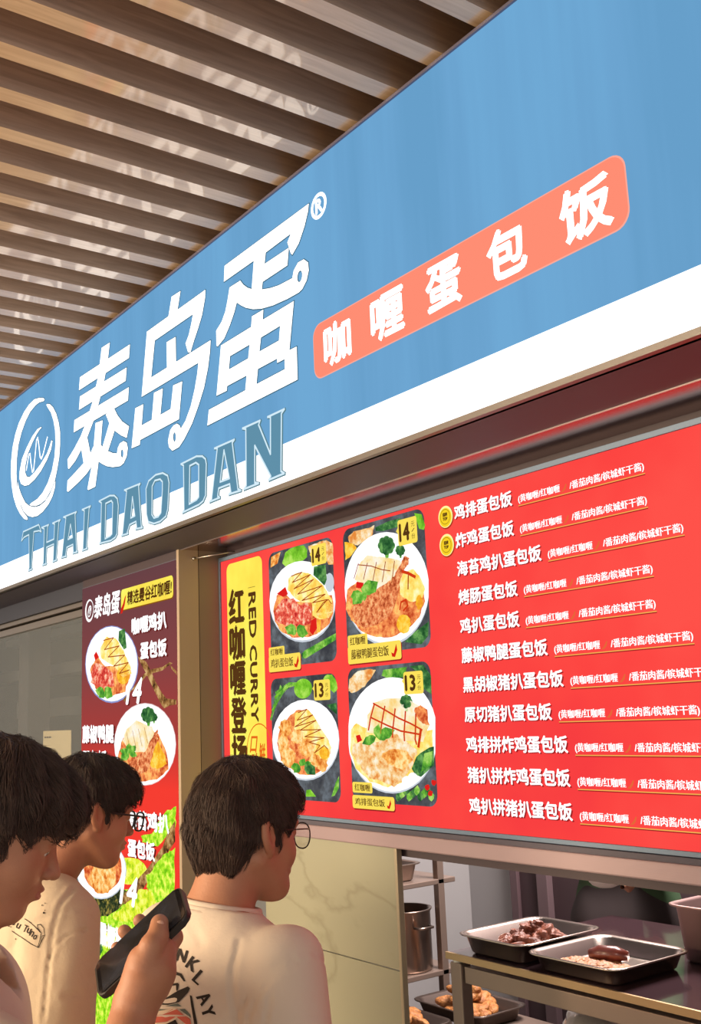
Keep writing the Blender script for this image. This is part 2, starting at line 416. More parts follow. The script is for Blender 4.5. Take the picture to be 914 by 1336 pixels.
# orange pill with five characters
q = Print(YS); zp0, zp1 = 1.7 + 0.8685, 1.7 + 1.0195
q.poly(rrect(-2.163, -1.1155, zp0 - 0.001, zp1 + 0.001, 0.035), emi((255, 170, 150), 1.0), 1)
q.poly(rrect(-2.160, -1.1185, zp0 + 0.002, zp1 - 0.002, 0.034), emi((255, 142, 116), 1.0), 2)
q.build('orange_pill', sign)
for ch, xa, xb in (('咖', -2.113, -1.992), ('喱', -1.909, -1.778), ('蛋', -1.698, -1.576), ('包', -1.494, -1.376), ('饭', -1.284, -1.151)):
    q = Print(YS); q.text(ch, xa + 0.004, xb - 0.004, 1.7 + 0.889, 1.7 + 0.997, m_led, 4, 0.0042)
    q.build('pill_character', sign)

# soffit under the sign -------------------------------------------------------
ZSO = 2.3115
box('trim_2', -7.2, 1.2, YS + 0.01, 1.711, ZSO, ZSO + 0.02, M_dark)['kind'] = 'structure'
box('trim_3', -3.36, 1.2, 1.711, YB + 0.03, ZSO - 0.0005, ZSO + 0.02, pbr('soffit_steel', (165, 140, 140), 0.14, 1.0, stretch=(1, 30, 1), bump=(20, 0.02)))['kind'] = 'structure'
box('trim_4', -3.36, 1.2, 1.708, 1.712, ZSO - 0.003, ZSO + 0.0, pbr('lip_steel', (200, 190, 190), 0.3, 0.9))['kind'] = 'structure'

# ================================================================== MENU BOARD
ZMT, ZMB = 2.272, 1.392
XML, XMR = -3.352, -0.45
board = thing('menu_board', 'wide glowing red menu board with four dish photos and eleven lines of dishes', 'menu board', loc=(XML, YB, ZMB))
box('screen_body', XML - 0.004, XMR, YB + 0.001, YB + 0.03, ZMB - 0.004, ZMT + 0.004, pbr('screen_back', (60, 60, 66), 0.6), board)
m_red = emi((253, 70, 66), 1.0, noise=(1.1, ((246, 60, 64), (255, 82, 74))))
q = Print(YB); q.poly([(XML, ZMB), (XMR, ZMB), (XMR, ZMT), (XML, ZMT)], m_red, 0); q.build('backlit_panel', board)
fr = MB(); fr.box(XML - 0.012, XMR, YB - 0.006, YB + 0.03, ZMT, ZMT + 0.014, 0.001); fr.box(XML - 0.012, XMR, YB - 0.006, YB + 0.03, ZMB - 0.011, ZMB, 0.001)
fr.box(XML - 0.012, XML, YB - 0.006, YB + 0.03, ZMB, ZMT, 0.001); fr.build('screen_frame', M_frame, board)
# wall above the screen and the steel beam beneath it
box('trim_5', -3.36, 1.2, YB + 0.03, YB + 0.06, 1.3, 2.34, pbr('dark_wall', (66, 56, 62), 0.6))['kind'] = 'structure'
M_beam = pbr('beam_steel', (166, 148, 154), 0.5, 0.3, stretch=(1, 30, 30), bump=(20, 0.04))
tag(MB().box(-3.10, 1.2, YB - 0.004, YB + 0.05, 1.362, 1.379, 0.002).build('trim_6', M_dark), kind='structure')
tag(MB().box(-3.30, 1.2, YB - 0.012, YB + 0.012, 1.326, 1.366, 0.004).build('trim_7', M_beam), kind='structure')

m_w = emi(WHITE, 1.25); m_shadow = emi((176, 40, 40), 0.8); m_brown = emi((92, 58, 24), 0.9)
m_yel = emi((255, 240, 92), 1.0, noise=(2.0, ((255, 222, 80), (255, 250, 110))))
m_tagy = emi((255, 226, 92), 1.0); m_ul = emi((255, 190, 90), 0.9); m_chili = emi((226, 40, 26), 0.9)
names = ['鸡排蛋包饭', '炸鸡蛋包饭', '海苔鸡扒蛋包饭', '烤肠蛋包饭', '鸡扒蛋包饭', '藤椒鸭腿蛋包饭', '黑胡椒猪扒蛋包饭', '原切猪扒蛋包饭', '鸡排拼炸鸡蛋包饭', '猪扒拼炸鸡蛋包饭', '鸡扒拼猪扒蛋包饭']
for i, nm in enumerate(names):
    zb = 1.7 + 0.5020 - 0.07665 * i; xl = -2.0545 - 0.0013 * i; L = 0.0440 * len(nm)
    q = Print(YB)
    q.text(nm, xl + 0.0035, xl + L + 0.0015, zb - 0.0035, zb + 0.036, m_shadow, 2, 0.0014, stamps=2)
    q.text(nm, xl, xl + L - 0.002, zb, zb + 0.0395, m_w, 3, 0.0013)
    q.build('dish_name', board)
    q = Print(YB); xs = xl + L + 0.021; hh = 0.0232; zs = zb - 0.0006
    q.text('(黄咖喱/红咖喱', xs, xs + 0.1400, zs, zs + hh, m_w, 3, 0.0006, stamps=2)
    q.text('/番茄肉酱/槟城虾干酱)', xs + 0.172, xs + 0.391, zs, zs + hh, m_w, 3, 0.0006, stamps=2)
    q.line([(xs, zb - 0.0052), (xs + 0.392, zb - 0.0052)], 0.0022, m_ul, 3, pixel=False)
    q.line([(xs, zb - 0.0076), (xs + 0.392, zb - 0.0076)], 0.0022, m_shadow, 2, pixel=False)
    q.poly([(xs + 0.143, zb + 0.001), (xs + 0.152, zb + 0.0015), (xs + 0.159, zb + 0.008), (xs + 0.163, zb + 0.018), (xs + 0.160, zb + 0.019), (xs + 0.155, zb + 0.0115), (xs + 0.150, zb + 0.006)], emi((240, 110, 60), 0.9), 3)
    q.build('sauce_list', board)
for i in range(2):
    cx, cz = (-2.0925, 1.7 + 0.5185) if i == 0 else (-2.0945, 1.7 + 0.4405); q = Print(YB)
    q.poly(ell(cx + 0.002, cz - 0.003, 0.0305, 0.0315), emi((190, 60, 30), 0.8), 1)
    q.poly(ell(cx, cz, 0.0295, 0.0305), emi((255, 244, 160), 1.05), 2)
    q.poly(ell(cx, cz - 0.002, 0.0255, 0.0265), emi((250, 212, 40), 1.0), 3)
    q.poly(ell(cx, cz, 0.020, 0.021), m_brown, 4, [ell(cx, cz, 0.0188, 0.0198)])
    q.text('招牌', cx - 0.009, cx + 0.009, cz + 0.001, cz + 0.011, m_brown, 5, 0.0008)
    q.text('TOP', cx - 0.009, cx + 0.009, cz - 0.010, cz - 0.002, m_brown, 5, 0.0008)
    q.build('gold_badge', board)
# yellow title banner with characters reading downwards
q = Print(YB)
q.poly(rrect(-3.3095, -3.0600, 1.40, 1.7 + 0.5560, 0.028), m_yel, 1)
q.build('title_banner', board)
q = Print(YB)
zz = [(0.4570, 0.3400), (0.3230, 0.2080), (0.1950, 0.0830), (0.0720, -0.0455), (-0.0590, -0.172)]
for ch, (a, b_) in zip('红咖喱登场', zz):
    q.text(ch, -3.2925, -3.1905, 1.7 + b_, 1.7 + a, m_brown, 3, 0.0052)
q.build('banner_characters', board)
q = Print(YB)
q.text('RED', -3.154, -3.108, 1.7 + 0.276, 1.7 + 0.432, m_brown, 3, 0.0026, rot=True)
q.text('CURRY', -3.154, -3.108, 1.7 - 0.013, 1.7 + 0.2475, m_brown, 3, 0.0026, rot=True)
q.line([(-3.156, 1.7 + 0.452), (-3.108, 1.7 + 0.452)], 0.0015, m_brown, 3, pixel=False)
q.build('banner_latin_words', board)
q = Print(YB); m_or = emi((240, 110, 30), 0.95)
arc = [(-3.105 + 0.085 * math.cos(math.radians(a)), 1.7 - 0.118 + 0.098 * math.sin(math.radians(a))) for a in range(20, 200, 12)]
q.line(arc, 0.004, m_or, 3, pixel=False)
q.text('口', -3.168, -3.128, 1.7 - 0.115, 1.7 - 0.062, m_or, 4, 0.0015, shear=0.012); q.text('味', -3.166, -3.122, 1.7 - 0.175, 1.7 - 0.118, m_or, 4, 0.0015, shear=0.012)
q.text('鲜', -3.105, -3.068, 1.7 - 0.165, 1.7 - 0.085, m_or, 4, 0.0015)
q.build('round_stamp', board)

# --- colours of the printed food
m_slate = emi((84, 86, 90), 0.95, noise=(14, ((62, 64, 70), (112, 120, 128))))
m_bowl = emi(WHITE, 1.2); m_bshade = emi((205, 212, 222), 1.0)
m_egg = emi((255, 226, 120), 1.1, noise=(22, ((252, 196, 80), (255, 244, 190))))
m_eggpale = emi((255, 238, 190), 1.0, noise=(18, ((252, 214, 130), (255, 250, 236))))
m_curry = emi((240, 140, 80), 1.08, noise=(34, ((190, 70, 34), (255, 196, 110))))
m_meat = emi((232, 130, 80), 1.05, noise=(60, ((160, 62, 30), (250, 190, 130))))
m_redmeat = emi((238, 100, 78), 1.05, noise=(44, ((186, 36, 40), (255, 214, 180))))
m_fried = emi((248, 178, 90), 1.1, noise=(40, ((206, 104, 34), (255, 226, 160))))
m_friedp = emi((252, 208, 140), 1.0, noise=(36, ((232, 140, 60), (255, 246, 220))))
m_lime = emi((132, 208, 52), 0.95, noise=(16, ((90, 160, 34), (190, 240, 100))))
m_leaf = emi((110, 186, 60), 0.95, noise=(26, ((58, 130, 48), (180, 226, 110))))
m_leafd = emi((66, 124, 66), 0.9, noise=(40, ((34, 84, 44), (120, 180, 96))))
m_sauce = emi((176, 72, 20), 0.9); m_sauce2 = emi((216, 62, 24), 0.95); m_potato = emi((255, 196, 50), 1.0, noise=(24, ((240, 150, 40), (255, 230, 110))))
m_tom = emi((228, 36, 30), 0.95)

def wob(pts, amp, n=4):
    """subdivide and roughen a traced outline"""
    out = []; L = len(pts)
    for i in range(L):
        a, b_ = pts[i], pts[(i + 1) % L]
        for k in range(n):
            t = k / n; out.append((a[0] + (b_[0] - a[0]) * t + random.uniform(-amp, amp), a[1] + (b_[1] - a[1]) * t + random.uniform(-amp, amp)))
    return out
def broccoli(q, x, y, r, layer):
    for k in range(9):
        a = 2 * math.pi * k / 8; d = 0 if k == 8 else 0.6
        q.E(x + d * r * math.cos(a), y + d * r * 1.1 * math.sin(a), r * 0.42, r * 0.5, m_leafd, layer + k % 3)
    q.poly([(x - r * 0.3, y + r * 0.4), (x + r * 0.4, y + r * 0.4), (x + r * 0.2, y + r * 1.6), (x - r * 0.1, y + r * 1.6)], m_leaf, layer, pixel=True)
def leaf(q, x, y, dx, dy, w, layer, m=None):
    """one leaf from its stalk (x, y) along (dx, dy)"""
    nx, ny = -dy * w, dx * w
    q.poly([(x, y), (x + dx * .25 + nx * .8, y + dy * .25 + ny * .8), (x + dx * .6 + nx, y + dy * .6 + ny), (x + dx, y + dy), (x + dx * .6 - nx, y + dy * .6 - ny), (x + dx * .25 - nx * .8, y + dy * .25 - ny * .8)], m or m_leaf, layer, pixel=True)
def chili(q, x, y, s_, layer):
    q.poly([(x - .5 * s_, y + .1 * s_), (x - .2 * s_, y + .35 * s_), (x + .15 * s_, y + .2 * s_), (x + .45 * s_, y - .6 * s_), (x + .55 * s_, y - .1 * s_), (x + .3 * s_, y + .5 * s_), (x - .1 * s_, y + .65 * s_), (x - .45 * s_, y + .45 * s_)], m_chili, layer, pixel=True)
    q.line([(x + .5 * s_, y - .55 * s_), (x + .4 * s_, y - .85 * s_)], 0.002, m_leafd, layer)

# plane-space frames of the four photos: x0, x1, z0, z1 (z relative to the camera height)
def photo(x0, x1, z0, z1, org, sc):
    q = Print(YB, org, sc); q.poly(rrect(x0, x1, 1.7 + z0, 1.7 + z1, 0.034), m_slate, 1)
    return q
def price(board_, org, sc, x0, y0, x1, y1, num, name='price_tag'):
    """yellow tag, given by two opposite corners measured in the zoomed picture"""
    q = Print(YB, org, sc); (xa, za), (xb, zb) = q.px([(x0, y0), (x1, y1)])
    q.poly(rrect(xa, xb, min(za, zb), max(za, zb), 0.008), m_tagy, 14); h = abs(za - zb); w = xb - xa; zl = min(za, zb)
    q.poly([(xa + .002, zl + h * .75), (xa - .008, zl + h * .6), (xa + .002, zl + h * .45)], m_tagy, 14)
    q.text(num, xa + w * .10, xa + w * .60, zl + h * .17, zl + h * .83, m_brown, 16, 0.0024)
    for ch, f in (('元', .62), ('/', .43), ('份', .16)):
        q.text(ch, xa + w * .72, xa + w * .90, zl + h * f, zl + h * (f + (.2 if ch != '/' else .12)), m_brown, 16)
    q.build(name, board_)
def caption(org, sc, a, b_, c, d, l1, l2):
    """two stacked yellow labels: a-b the small one, c-d the long one (zoomed corners)"""
    q = Print(YB, org, sc); (xa, za), (xb, zb), (xc, zc), (xd, zd) = q.px([a, b_, c, d])
    q.poly(rrect(xc + .003, xd + .003, zd - .004, zc - .004, 0.008), m_shadow, 13)
    q.poly(rrect(xa, xb, zb, za, 0.006), m_tagy, 14); q.poly(rrect(xc, xd, zd, zc, 0.008), m_tagy, 14)
    h = za - zb; w = xb - xa; q.text(l1, xa + w * .12, xb - w * .1, zb + h * .16, za - h * .16, m_brown, 15, 0.0006, stamps=2)
    h = zc - zd; w = xd - xc; q.text(l2, xc + w * .07, xc + w * .78, zd + h * .24, zc - h * .2, m_brown, 15, 0.0006, stamps=2)
    X = xc + w * .88; Z = zd + h * .45; s_ = h * .5
    q.poly([(X - .5 * s_, Z - .1 * s_), (X - .1 * s_, Z - .25 * s_), (X + .4 * s_, Z + .75 * s_), (X + .55 * s_, Z + .1 * s_), (X + .1 * s_, Z - .65 * s_), (X - .4 * s_, Z - .55 * s_)], m_chili, 16)
    q.build('dish_caption', board)

# photo 1: omelette rice with chicken, top left
o1, s1 = (340, 695), 7.22
q = photo(-3.016, -2.632, 0.163, 0.553, o1, s1)
q.poly([(95, 330), (100, 230), (190, 180), (160, 290)], m_fried, 2, pixel=True)
q.poly(wob([(215, 260), (235, 190), (280, 150), (350, 125), (410, 120), (440, 160), (440, 230), (380, 280), (240, 322), (205, 285)], 2), m_lime, 3, pixel=True)
q.poly(wob([(560, 85), (620, 70), (680, 100), (690, 300), (640, 300), (580, 190), (470, 200), (450, 130)], 3), m_friedp, 2, pixel=True)
q.E(397, 650, 312, 383, m_bshade, 3); q.E(397, 640, 308, 374, m_bowl, 4)
q.E(655, 470, 42, 90, m_bshade, 5)
q.poly(wob([(125, 740), (160, 590), (220, 540), (300, 640), (450, 650), (500, 600), (680, 590), (695, 720), (660, 850), (560, 940), (450, 985), (300, 985), (200, 930), (140, 830)], 5), m_curry, 5, pixel=True)
q.poly([(160, 575), (205, 540), (240, 510), (265, 580), (220, 605)], m_tom, 6, pixel=True)
q.poly(wob([(265, 540), (270, 430), (330, 385), (400, 370), (470, 385), (540, 440), (600, 500), (640, 570), (680, 640), (690, 740), (650, 800), (560, 820), (500, 780), (490, 660), (400, 660), (330, 620)], 3), m_egg, 6, pixel=True)
q.E(600, 720, 90, 90, m_potato, 6, 0)
q.poly(wob([(135, 760), (170, 680), (230, 620), (320, 620), (380, 680), (450, 660), (490, 720), (480, 860), (400, 880), (300, 870), (220, 870), (150, 830)], 8), m_redmeat, 7, pixel=True)
q.poly([(510, 320), (620, 300), (632, 440), (610, 500), (540, 430), (505, 400)], m_leafd, 7, pixel=True)
q.poly([(480, 830), (530, 800), (540, 900), (500, 965), (470, 930)], m_tom, 7, pixel=True)
for x in (545, 562): q.poly([(x, 820), (x + 12, 820), (x + 10, 940), (x - 2, 940)], m_potato, 8, pixel=True)
for d in ((-110, -40), (-60, 20), (80, -50), (110, 20)): leaf(q, 350, 930, d[0], d[1], .45, 9)
q.line([(300, 410), (400, 372), (310, 470), (480, 395), (325, 530), (510, 440), (360, 580), (590, 500), (400, 640), (620, 580), (500, 660), (640, 630), (540, 750), (600, 660), (650, 630), (680, 670)], 0.0032, m_sauce, 9)
q.poly([(395, 1140), (420, 1110), (715, 945), (712, 1010), (430, 1185), (400, 1180)], m_leaf, 5, pixel=True)
q.poly([(390, 1140), (405, 1130), (412, 1185), (395, 1180)], m_leafd, 6, pixel=True)
q.build('dish_photo', board)
price(board, o1, s1, 492, 130, 640, 285, '14')
caption(o1, s1, (95, 1085), (245, 1160), (95, 1165), (398, 1285), '红咖喱', '鸡扒蛋包饭')
# photo 2, bottom left
o2, s2 = (345, 870), 7.03
q = photo(-3.024, -2.640, -0.262, 0.126, o2, s2)
for k in range(7): q.line([(60 + k * 8, 480 - k * 40), (120 + k * 18, 300 - k * 24), (150 + k * 26, 180 - k * 4)], 0.010, (m_leaf, m_leafd, m_lime)[k % 3], 2)
q.E(357, 200, 82, 92, m_lime, 3, 12); q.poly(wob([(540, 110), (570, 70), (620, 72), (660, 130), (672, 200), (640, 240), (600, 200), (560, 180)], 3), m_lime, 2, pixel=True)
q.poly([(570, 350), (660, 330), (668, 440), (620, 400)], m_leafd, 2, pixel=True)
q.E(382, 672, 308, 372, m_bshade, 3); q.E(382, 664, 304, 364, m_bowl, 4)
q.poly(wob([(125, 700), (150, 540), (230, 460), (300, 400), (400, 385), (470, 480), (540, 600), (600, 680), (610, 800), (560, 930), (460, 995), (330, 990), (220, 920), (150, 830)], 5), m_curry, 5, pixel=True)
q.poly(wob([(290, 420), (400, 385), (460, 450), (520, 560), (590, 670), (620, 740), (600, 830), (560, 870), (440, 840), (330, 700), (280, 560)], 4), m_egg, 6, pixel=True)
for (x, y, rx, ry) in ((200, 560, 60, 80), (310, 640, 60, 70), (180, 700, 50, 80), (230, 830, 70, 90), (400, 740, 70, 90), (470, 860, 60, 60), (540, 900, 50, 60)): q.poly(wob(ell(x, y, rx, ry, 12), 8, 2), m_fried, 7, pixel=True)
q.E(560, 790, 45, 60, m_potato, 8)
for d in ((-60, 60), (-90, 10), (40, -70)): leaf(q, 340, 910, d[0], d[1], .4, 9)
leaf(q, 380, 890, 100, 100, .35, 9, m_leafd); leaf(q, 380, 890, 60, -10, .4, 9)
q.line([(320, 420), (400, 388), (310, 490), (455, 440), (290, 550), (485, 490), (340, 580), (530, 575), (380, 640), (560, 650), (420, 690), (520, 720), (470, 790), (560, 720), (590, 750)], 0.003, m_sauce, 9)
q.poly([(620, 1190), (660, 1060), (690, 1000), (688, 1110), (650, 1180)], m_leaf, 5, pixel=True); q.poly([(390, 1130), (430, 1125), (480, 1190), (385, 1190)], m_lime, 5, pixel=True)
q.build('dish_photo', board)
price(board, o2, s2, 468, 125, 625, 300, '13')
caption(o2, s2, (60, 1080), (230, 1140), (60, 1140), (388, 1262), '红咖喱', '炸鸡蛋包饭')
# photo 3: duck leg, top right
o3, s3 = (440, 660), 6.364
q = photo(-2.575, -2.183, 0.172, 0.562, o3, s3)
q.poly(wob([(62, 300), (130, 310), (165, 350), (100, 430), (70, 450)], 3), m_potato, 2, pixel=True)
q.poly(wob([(90, 260), (140, 210), (250, 190), (310, 160), (290, 250), (170, 330), (100, 300)], 4), m_friedp, 3, pixel=True)
q.poly([(315, 180), (420, 130), (530, 100), (520, 170), (380, 210), (320, 210)], m_leafd, 2, pixel=True)
q.poly([(640, 60), (700, 70), (730, 160), (720, 200), (680, 190), (650, 100)], m_lime, 2, pixel=True)
q.poly([(560, 1130), (640, 1050), (760, 960), (755, 1080), (700, 1150)], m_leafd, 2, pixel=True)
q.poly([(x, y) for x, y in ell(415, 690, 350, 472, 40) if 62 < x < 763] + [], m_bshade, 3, pixel=True)
q.poly([(max(63, min(760, x)), y) for x, y in ell(415, 680, 350, 462, 40)], m_bowl, 4, pixel=True)
q.poly(wob([(80, 860), (90, 700), (200, 600), (500, 560), (640, 560), (725, 680), (730, 790), (690, 920), (600, 1020), (460, 1090), (330, 1090), (200, 1040), (120, 950)], 5), m_curry, 5, pixel=True)
q.poly(wob([(150, 610), (190, 480), (255, 412), (400, 430), (530, 450), (560, 520), (540, 640), (420, 720), (260, 680)], 4), m_eggpale, 6, pixel=True)
q.poly(wob([(520, 620), (560, 550), (640, 520), (700, 600), (735, 690), (710, 780), (620, 800), (530, 740)], 4), m_egg, 6, pixel=True)
broccoli(q, 415, 330, 70, 6); broccoli(q, 530, 370, 40, 6)
q.poly(wob([(130, 860), (170, 790), (300, 720), (420, 640), (480, 580), (540, 480), (570, 410), (605, 430), (600, 490), (560, 540), (520, 660), (500, 800), (440, 920), (330, 990), (230, 1020), (150, 950)], 6), m_meat, 8, pixel=True)
for (x, y, rx, ry) in ((560, 980, 60, 80), (690, 800, 30, 60)): q.poly(wob(ell(x, y, rx, ry, 12), 4, 2), m_potato, 8, pixel=True)
q.line([(530, 860), (540, 800), (580, 780), (595, 830), (560, 870)], 0.006, m_sauce2, 9)
q.poly([(170, 630), (230, 640), (220, 690), (165, 680)], m_tom, 9, pixel=True)
for d in ((-100, 40), (-80, 100), (20, 70), (130, -90), (90, -20), (30, -60)): leaf(q, 220, 720, d[0], d[1], .38, 10)
for k in range(5): q.line([(185 + k * 75, 480 - k * 5), (150 + k * 78, 600 + k * 10)], 0.0035, m_sauce, 9)
q.line([(185, 490), (290, 500), (380, 530), (450, 540)], 0.003, m_sauce, 9); q.line([(550, 545), (600, 560), (655, 590)], 0.009, m_sauce2, 9); q.line([(600, 580), (598, 690)], 0.005, m_sauce, 9)
q.build('dish_photo', board)
price(board, o3, s3, 515, 125, 685, 300, '14')
caption(o3, s3, (103, 1080), (270, 1160), (103, 1170), (552, 1270), '红咖喱', '藤椒鸭腿蛋包饭')
# photo 4: fried cutlet, bottom right
o4, s4 = (445, 860), 6.514
q = photo(-2.580, -2.193, -0.255, 0.134, o4, s4)
q.poly(wob([(66, 270), (70, 170), (140, 100), (250, 80), (300, 95), (200, 230), (100, 290)], 4), m_friedp, 2, pixel=True)
q.poly([(345, 140), (360, 90), (560, 65), (540, 150), (420, 170)], m_leaf, 2, pixel=True); q.poly([(580, 60), (700, 48), (765, 140), (770, 300), (700, 250), (640, 100)], m_leafd, 2, pixel=True)
for k in range(10): leaf(q, 480 + k * 32, 1210 - (k % 3) * 25, 25 - k * 3, -90, .3, 2, (m_leafd, m_leaf)[k % 2])
for (x, y) in ((735, 1090), (790, 1050), (760, 1140)): q.poly(wob(ell(x, y, 22, 26, 8), 4, 2), m_tom, 3, pixel=True)
q.poly([(max(66, min(804, x)), y) for x, y in ell(440, 650, 385, 492, 40)], m_bshade, 3, pixel=True)
q.poly([(max(67, min(802, x)), y) for x, y in ell(440, 640, 384, 486, 40)], m_bowl, 4, pixel=True)
q.poly(wob([(85, 780), (90, 600), (130, 540), (250, 600), (620, 640), (780, 600), (790, 760), (700, 900), (560, 1040), (400, 1090), (250, 1040), (130, 930)], 5), m_egg, 5, pixel=True)
q.poly(wob([(220, 620), (230, 480), (290, 370), (400, 330), (560, 330), (700, 420), (760, 560), (700, 700), (560, 700), (380, 640)], 5), m_eggpale, 6, pixel=True)
broccoli(q, 560, 360, 52, 6)
q.poly(wob([(630, 420), (680, 385), (740, 430), (755, 560), (700, 550), (640, 480)], 5), m_curry, 7, pixel=True)
q.poly(wob([(95, 810), (120, 720), (330, 700), (400, 640), (480, 640), (560, 700), (660, 770), (620, 890), (520, 1040), (460, 1080), (330, 1030), (250, 1010), (170, 910)], 8), m_friedp, 8, pixel=True)
q.poly(wob([(350, 820), (420, 760), (560, 770), (620, 850), (540, 940), (420, 900)], 8), m_fried, 9, pixel=True)
q.poly([(610, 930), (650, 830), (680, 800), (760, 750), (800, 740), (800, 900), (690, 1000), (640, 980)], m_leafd, 9, pixel=True); q.poly([(690, 960), (720, 800), (790, 780), (780, 900)], m_leaf, 10, pixel=True)
for (x, y) in ((570, 1040), (620, 1010)): q.E(x, y, 42, 48, m_bowl, 9)
q.poly([(135, 650), (170, 640), (190, 690), (150, 710)], m_tom, 9, pixel=True)
for d in ((-120, 60), (-90, 20), (160, -60), (110, 0), (20, -110)): leaf(q, 310, 660, d[0], d[1], .3, 10)
for k in range(5): q.line([(295 + k * 88, 380 + k * 22), (262 + k * 95, 500 + k * 45), (245 + k * 102, 600 + k * 30)], 0.0062, m_sauce2, 10)
q.line([(285, 375), (400, 440), (500, 500), (600, 545), (700, 600)], 0.005, m_sauce2, 10); q.line([(265, 495), (400, 560), (520, 610), (690, 640)], 0.005, m_sauce2, 10)
q.line([(690, 600), (670, 740)], 0.010, m_sauce2, 10)
q.build('dish_photo', board)
price(board, o4, s4, 545, 110, 720, 290, '13')
caption(o4, s4, (113, 1040), (285, 1140), (113, 1150), (475, 1290), '红咖喱', '鸡排蛋包饭')

# ================================================================== POSTER LIGHT BOX (left of the board)
XPL, XPR = -4.266, -3.377
poster = thing('poster_light_box', 'tall narrow dark red light box poster between the window and the menu board', 'poster', loc=(XPL, YP, 0.55))
box('box_body', XPL - 0.001, XPR - 0.001, YP + 0.001, YP + 0.08, 0.55, 2.28, M_dark, poster)
mp_ = bpy.data.materials.new('poster_red_falloff'); mp_.use_nodes = True; nt = mp_.node_tree; nt.nodes.remove(nt.nodes['Principled BSDF'])
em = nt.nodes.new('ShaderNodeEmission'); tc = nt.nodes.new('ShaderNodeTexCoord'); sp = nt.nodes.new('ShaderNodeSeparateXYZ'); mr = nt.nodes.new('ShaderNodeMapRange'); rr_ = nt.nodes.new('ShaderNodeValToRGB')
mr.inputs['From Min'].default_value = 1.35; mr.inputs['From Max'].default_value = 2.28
e = rr_.color_ramp.elements; e[0].color = (*lin((246, 62, 50)), 1); e[0].position = 0.12; e[1].color = (*lin((104, 66, 70)), 1); e[1].position = 1.0  # upward falloff of the backlight painted into the panel colour, red to maroon
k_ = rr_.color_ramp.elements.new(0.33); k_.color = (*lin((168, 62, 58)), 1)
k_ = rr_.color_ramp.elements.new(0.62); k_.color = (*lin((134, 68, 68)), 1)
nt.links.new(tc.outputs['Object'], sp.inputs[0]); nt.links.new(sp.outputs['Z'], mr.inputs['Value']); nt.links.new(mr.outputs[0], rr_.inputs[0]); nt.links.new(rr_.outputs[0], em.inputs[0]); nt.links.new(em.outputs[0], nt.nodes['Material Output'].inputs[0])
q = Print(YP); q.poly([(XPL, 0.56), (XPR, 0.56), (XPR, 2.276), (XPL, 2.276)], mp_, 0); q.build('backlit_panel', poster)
# brand row: small ring and three characters
q0 = None
sx = lambda X, Z: (-4.238 + (X + 4.79) * 0.1815, 1.7 + 0.4350 + (Z - 2.5) * 0.165)
X5 = [on_y(5 + x / 7.422, 510 + y / 7.422, YS) for x, y in LOGO['Z5'][2][0]]
q = Print(YP); cx, cz = -4.186, 1.7 + 0.475
q.poly(ell(cx, cz, 0.046, 0.048), m_w, 1, [ell(cx + 0.004, cz + 0.002, 0.037, 0.039)])
q.line(ell(cx + 0.002, cz - 0.003, 0.014, 0.024, 16, -0.5), 0.005, m_w, 1, closed=True, pixel=False)
q.line([(cx - .012, cz - .01), (cx - .006, cz + .012), (cx, cz - .012), (cx + .008, cz + .016), (cx + .010, cz - .002), (cx + .018, cz + .014)], 0.003, m_w, 1, pixel=False)
q.text('泰岛蛋', -4.135, -3.880, 1.7 + 0.435, 1.7 + 0.527, m_w, 2, 0.0030, shear=0.012)
q.build('small_logo', poster)
q = Print(YP); q.poly(rrect(-3.857, -3.399, 1.7 + 0.438, 1.7 + 0.520, 0.016), emi((150, 92, 10), 0.9), 1); q.poly(rrect(-3.860, -3.402, 1.7 + 0.442, 1.7 + 0.524, 0.016), m_yel, 2)
q.text('精选曼谷红咖喱!', -3.800, -3.415, 1.7 + 0.457, 1.7 + 0.509, m_brown, 3, 0.0018, shear=0.004)
q.poly([(-3.862, 2.128), (-3.845, 2.13), (-3.822, 2.16), (-3.808, 2.20), (-3.822, 2.19), (-3.838, 2.166), (-3.856, 2.15)], m_chili, 4)
q.build('yellow_ribbon', poster)
m_wp = emi(WHITE, 1.4)
def pt(txt, xa, xb, za, zb, bold=0.003, shear=0.0):
    q = Print(YP); q.text(txt, xa + .003, xb + .003, 1.7 + za - .004, 1.7 + zb - .004, emi((120, 40, 36), 0.7), 3, bold); q.text(txt, xa, xb, 1.7 + za, 1.7 + zb, m_wp, 12, bold, shear); q.build('dish_name', poster)
pt('咖喱鸡扒', -3.745, -3.448, 0.336, 0.398); pt('蛋包饭', -3.668, -3.448, 0.236, 0.298)
pt('藤椒鸭腿', -4.236, -3.918, -0.071, -0.002); pt('蛋包饭', -4.236, -3.990, -0.165, -0.103)
pt('海苔鸡扒', -3.790, -3.442, -0.385, -0.320); pt('蛋包饭', -3.785, -3.556, -0.487, -0.425)
pt('14', -3.80, -3.675, 0.075, 0.165, 0.004, 0.03); pt('14', -3.86, -3.72, -0.66, -0.56, 0.004, 0.03)
pt('黑椒猪扒蛋包饭', -4.05, -3.52, -0.835, -0.755, 0.006)
